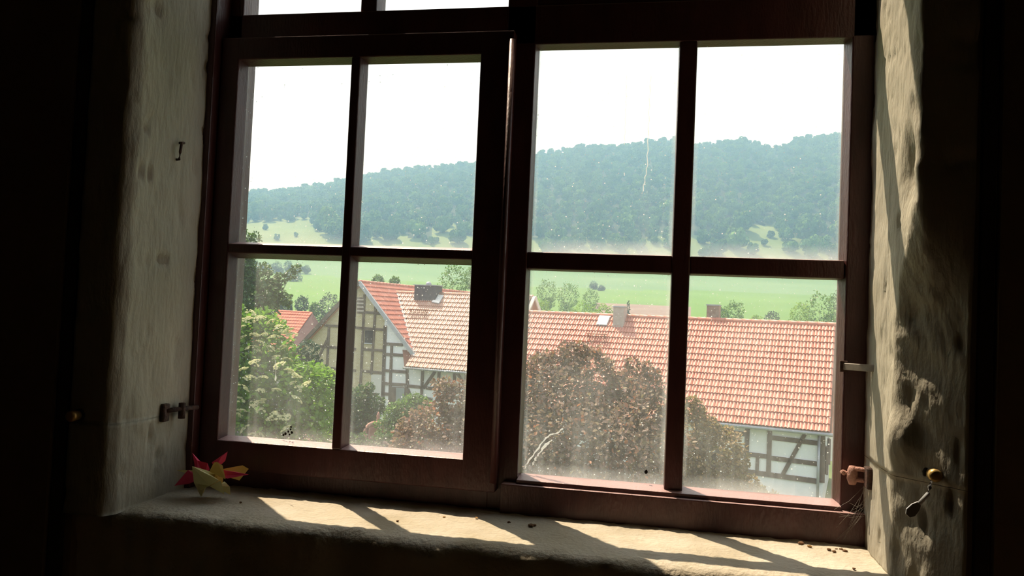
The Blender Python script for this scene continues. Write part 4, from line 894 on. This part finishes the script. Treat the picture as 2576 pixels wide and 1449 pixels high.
MT = [('round green tree rising behind the barn ridge by house', 1375, 704, 66, 120, L_mid), ('tall leafy tree in the clump behind the barn', 1430, 712, 70, 125, L_mid), ('small loose tree at field side of the clump', 1486, 728, 54, 130, L_mid),
      ('bright lime bush at the barn ridge near pale chimney', 1470, 757, 84, 95, L_lime), ('low lime bush beside barn ridge skylight', 1522, 766, 60, 82, L_lime), ('pale bush tucked against the wing gable', 1362, 752, 60, 90, L_lime),
      ('dark lone tree on the far field boundary', 1492, 706, 24, 300, L_blue), ('dark bush beside the lone boundary tree', 1513, 717, 20, 290, L_blue),
      ('feathery green tree beside the dark brick chimney', 1848, 759, 62, 95, L_mid), ('bushy tree right of the brick chimney tree', 1820, 776, 34, 108, L_mid),
      ('small bluish bush behind the barn ridge', 1945, 784, 50, 100, L_blue), ('pale bush between chimney tree and big tree', 1905, 795, 44, 92, L_lime),
      ('large green tree above the barn ridge end', 2065, 737, 110, 100, L_mid), ('dark tree beyond the barn ridge end', 2118, 732, 90, 112, L_dark), ('light green tree leaning off the large one', 2015, 762, 64, 95, L_lime),
      ('dark round tree above the red neighbour roof', 722, 753, 38, 95, L_blue), ('bluish tree above neighbour ridge end', 762, 745, 42, 100, L_blue), ('blue green tree behind the gable verge', 830, 738, 62, 92, L_blue), ('light tree between the bluish pair', 795, 762, 34, 96, L_mid),
      ('small tree peeping over the main ridge', 950, 693, 36, 88, L_mid), ('low tree peeping over the gable ridge', 992, 697, 34, 88, L_mid), ('weeping birch behind the slate chimney', 1140, 664, 92, 80, L_mid), ('tree behind the birch crown', 1190, 672, 60, 84, L_mid)]
for lb, x, t, w, d, m in MT: mid_tree(lb, x, t, w, d, m)
mid_tree('slim dark conifer beside the pale brick chimney', 1582, 767, 14, 100, L_blue, 500, conical=True, name='conifer')
for x, t, w in ((640, 656, 27), (668, 660, 25), (696, 658, 26), (722, 655, 24), (747, 661, 23), (769, 666, 19)):
    mid_tree('bluish hedge tree in row along far field edge', x, t, w+3, 318, L_blue, 1000, 'tree', 'hedge row on far field', name='hedge_tree')
mid_tree('sprawling hedge bush on the sunny field slope', 738, 684, 44, 255, L_blue, 500, 'bush', name='field_bush')

# ------------------------------------------------------------------ the wooded hillside
HC = [(0.030, 0.080, 0.022), (0.065, 0.150, 0.030), (0.125, 0.235, 0.042), (0.040, 0.105, 0.034), (0.175, 0.285, 0.055)]
def hill_mat():
    m = mat('hill_crown_leaf', HC[0], None, 1, 0.8, spec=0.1, island_cols=HC, translucent=0.12)
    nt = m.node_tree; fr = [n for n in nt.nodes if n.type == 'MATH' and n.operation == 'FRACT'][0]; ad = [n for n in nt.nodes if n.type == 'MATH' and n.operation == 'ADD'][0]
    oi = [n for n in nt.nodes if n.type == 'OBJECT_INFO'][0]; mu = nt.nodes.new('ShaderNodeMath'); mu.operation = 'MULTIPLY'; mu.inputs[1].default_value = 0.75
    is_ = [l.from_socket for l in nt.links if l.to_node == ad and l.to_socket == ad.inputs[0]][0]
    m2 = nt.nodes.new('ShaderNodeMath'); m2.operation = 'MULTIPLY'; m2.inputs[1].default_value = 0.25
    nt.links.new(oi.outputs['Random'], mu.inputs[0]); nt.links.new(is_, m2.inputs[0]); nt.links.new(m2.outputs[0], ad.inputs[0]); nt.links.new(mu.outputs[0], ad.inputs[1])
    return m
L_hill = hill_mat()
def crown(seed):
    """unit tree crown: lumpy clusters of leaf sprays round a dark inner body, with a trunk"""
    r_ = np.random.default_rng(seed); lob = [(V((0, 0, 0.05)), (0.72, 0.72, 0.72))]
    for i in range(9):
        a = r_.uniform(0, 6.28); e = r_.uniform(-0.35, 1.0); rr = r_.uniform(0.30, 0.48)
        lob.append((V((math.cos(a)*math.cos(e)*0.68, math.sin(a)*math.cos(e)*0.68, math.sin(e)*0.72)), (rr, rr, rr*0.9)))
    n = 900; C_ = np.array([tuple(l[0]) for l in lob]); R_ = np.array([l[1] for l in lob]); idx = r_.integers(0, len(lob), n)
    dr = r_.normal(size=(n, 3)); dr /= np.linalg.norm(dr, axis=1)[:, None]; P = C_[idx] + dr*R_[idx]*r_.uniform(0.85, 1.08, n)[:, None]
    z = dr + r_.normal(0, 0.35, (n, 3)); y = r_.normal(size=(n, 3)); x = np.cross(y, z); x /= np.linalg.norm(x, axis=1)[:, None]; z /= np.linalg.norm(z, axis=1)[:, None]; y = np.cross(z, x)
    B = np.stack([x, y, z], 1)*(0.22*r_.uniform(0.7, 1.3, n))[:, None, None]; P = P - B[:, 1]*0.5
    vs = (np.einsum('ij,njk->nik', LEAF*np.array([1.5, 1, 1]), B) + P[:, None, :]).reshape(-1, 3); fs = (LEAF_F[None] + (np.arange(n)*6)[:, None, None]).reshape(-1, 4).tolist()
    bm = bmesh.new(); bmesh.ops.create_icosphere(bm, subdivisions=2, radius=0.66); off = len(vs); core = np.array([v.co[:] for v in bm.verts]); bm.faces.ensure_lookup_table()
    fs += [[v.index+off for v in f.verts] for f in bm.faces]; bm.free(); vs = np.concatenate([vs, core]); off = len(vs)
    tv = [[math.cos(t)*0.06, math.sin(t)*0.06, z] for z in (-1.2, -0.3) for t in (0, 2.1, 4.2)]; vs = np.concatenate([vs, np.array(tv)])
    fs += [[off+i, off+(i+1) % 3, off+3+(i+1) % 3, off+3+i] for i in range(3)]
    return mesh('hillside_tree', vs.tolist(), fs)
CM = [crown(i+1) for i in range(6)]
for me in CM: me.materials.append(L_hill)
pts = []
for _ in range(52000):
    d = 480 + (CREST+25-480)*random.random(); x = random.uniform(150, 2750)
    g = ground_pt(d, x)
    if project(g)[1] > np.interp(x, BX, BY): continue
    pts.append((g, d, x))
cell = {}; chosen = []
for g, d, x in pts:
    sz = random.choice((random.uniform(2.4, 4.0), random.uniform(3.6, 6.0))); ok = True; ci = (int(g.x//13), int(g.y//13))
    for a in (-1, 0, 1):
        for b_ in (-1, 0, 1):
            for h, s2 in cell.get((ci[0]+a, ci[1]+b_), ()):
                if (h-g).xy.length < 1.0*(sz+s2): ok = False; break
            if not ok: break
        if not ok: break
    if ok: cell.setdefault(ci, []).append((g, sz)); chosen.append((g, sz, d, x))
# scattered trees and bushes on the meadow at the foot
single = []
for x, y, w in ((1800, 625, 46), (1855, 605, 60), (1985, 622, 36), (2040, 628, 56), (2095, 636, 40), (1770, 640, 30), (1560, 622, 40), (1600, 612, 34), (1420, 618, 50), (1370, 622, 40), (1500, 616, 40), (1690, 612, 36), (1640, 606, 22), (1920, 612, 18), (1145, 598, 40), (1080, 606, 18), (900, 585, 60), (835, 578, 54), (1860, 560, 56), (1812, 585, 50), (1975, 590, 34), (2030, 585, 62), (1935, 590, 20), (1765, 600, 40), (1590, 598, 44), (1540, 606, 36), (1450, 605, 40), (1390, 600, 46), (1675, 590, 30), (1105, 570, 40), (1060, 600, 20), (1040, 578, 50), (970, 585, 50), (820, 560, 66), (930, 560, 50), (660, 572, 14), (690, 598, 16), (738, 592, 12), (1090, 604, 16), (2115, 590, 60), (2070, 610, 40), (1700, 620, 20), (1880, 625, 30), (1995, 615, 16), (1840, 590, 36), (1720, 560, 50), (1350, 580, 50), (1490, 590, 50)):
    d = 468.0
    for dd in range(330, 640, 3):
        if project(ground_pt(dd, x))[1] <= y+w*0.45: d = dd; break
    R = w/2/FPX*d; single.append((ground_pt(d, x), R, d, x))
def near_view(t): return t[2] + (0 if (600 < t[3] < 1190 or 1335 < t[3] < 2125) else 1000)
for _ in range(60):                                            # let neighbouring crowns touch without standing in one another
    for i in range(len(single)):
        for j in range(i):
            (a, ra, da, xa), (b_, rb, db, xb) = single[i], single[j]; v = (a-b_).xy; need = 0.98*(ra+rb)
            if v.length < need:
                v = (v.normalized() if v.length > 0.01 else V((1, 0)))*((need-v.length)*0.5)
                for k_, p, r in ((i, a+V((v.x, v.y, 0)), ra), (j, b_-V((v.x, v.y, 0)), rb)):
                    d = (p-CAM).dot(FH); x = 1288+FPX*(p-CAM).dot(RH)/d; single[k_] = (ground_pt(d, x), r, d, x)
chosen = [t for t in chosen if all((t[0]-q[0]).xy.length > 1.0*(t[1]+q[1]) for q in single)]
chosen.sort(key=near_view)
ind = [t for t in single] + chosen[:250]; rest = chosen[250:]
src = []
for i, (g, R, d, x) in enumerate(ind):
    o = bpy.data.objects.new('hillside_tree' if i >= len(single) else 'meadow_tree', CM[i % 6]); COL.objects.link(o)
    o.location = g + V((0, 0, R*0.85)); o.scale = (R, R, R*random.uniform(1.0, 1.35)); o.rotation_euler = (0, 0, random.uniform(0, 6.28))
    if len(src) < 6: src.append(o)
    if i < len(single): tag(o, 'round tree standing on meadow at foot of wooded hill', 'tree', 'trees on the hill foot meadow')
    else: tag(o, 'leafy tree crown on lower edge of the wooded hillside', 'tree', 'trees on the wooded hillside')
# everything higher up the hill: one uncountable forest, the same trees set on points
fm = bpy.data.meshes.new('forest'); fm.from_pydata([tuple(g+V((0, 0, R*0.85))) for g, R, d, x in rest], [], [])
at = fm.attributes.new('radius', 'FLOAT', 'POINT'); at.data.foreach_set('value', [t[1] for t in rest])
fo = link('forest', fm, L_hill)
gn = bpy.data.node_groups.new('forest_trees', 'GeometryNodeTree'); gn.interface.new_socket('Geometry', in_out='INPUT', socket_type='NodeSocketGeometry'); gn.interface.new_socket('Geometry', in_out='OUTPUT', socket_type='NodeSocketGeometry')
GN = gn.nodes.new; GL = gn.links.new
gi, go, iop, gti, rr_, at_, cx = GN('NodeGroupInput'), GN('NodeGroupOutput'), GN('GeometryNodeInstanceOnPoints'), GN('GeometryNodeGeometryToInstance'), GN('FunctionNodeRandomValue'), GN('GeometryNodeInputNamedAttribute'), GN('ShaderNodeCombineXYZ')
for o in src:
    oi = GN('GeometryNodeObjectInfo'); oi.inputs['Object'].default_value = o; oi.transform_space = 'ORIGINAL'; GL(oi.outputs['Geometry'], gti.inputs[0])
at_.data_type = 'FLOAT'; at_.inputs[0].default_value = 'radius'; rr_.data_type = 'FLOAT'; rr_.inputs[3].default_value = 6.28
ri = GN('FunctionNodeRandomValue'); ri.data_type = 'INT'; ri.inputs[4].default_value = 0; ri.inputs[5].default_value = 5; ri.inputs['Seed'].default_value = 3
iop.inputs['Pick Instance'].default_value = True
GL(gi.outputs[0], iop.inputs['Points']); GL(gti.outputs[0], iop.inputs['Instance']); GL(ri.outputs[2], iop.inputs['Instance Index'])
GL(rr_.outputs[1], cx.inputs[2]); GL(cx.outputs[0], iop.inputs['Rotation']); GL(at_.outputs[0], iop.inputs['Scale']); GL(iop.outputs[0], go.inputs[0])
md = fo.modifiers.new('trees', 'NODES'); md.node_group = gn
tag(fo, 'dense deciduous forest covering the long hill', 'forest', kind='stuff')

# ------------------------------------------------------------------ summer haze over the valley
hz = bpy.data.materials.new('valley_haze'); hz.use_nodes = True; nt = hz.node_tree; nt.nodes.clear()
ho = nt.nodes.new('ShaderNodeOutputMaterial'); hv = nt.nodes.new('ShaderNodeVolumeScatter')
hv.inputs['Color'].default_value = (0.30, 0.63, 1.0, 1); hv.inputs['Density'].default_value = 0.00100; hv.inputs['Anisotropy'].default_value = 0.25
nt.links.new(hv.outputs[0], ho.inputs['Volume'])
tag(MB().box((-1600, 17.4, -12), (1600, 1500, 420)).build('haze', hz), 'thin blue summer haze over the valley and hill', 'haze', kind='stuff')
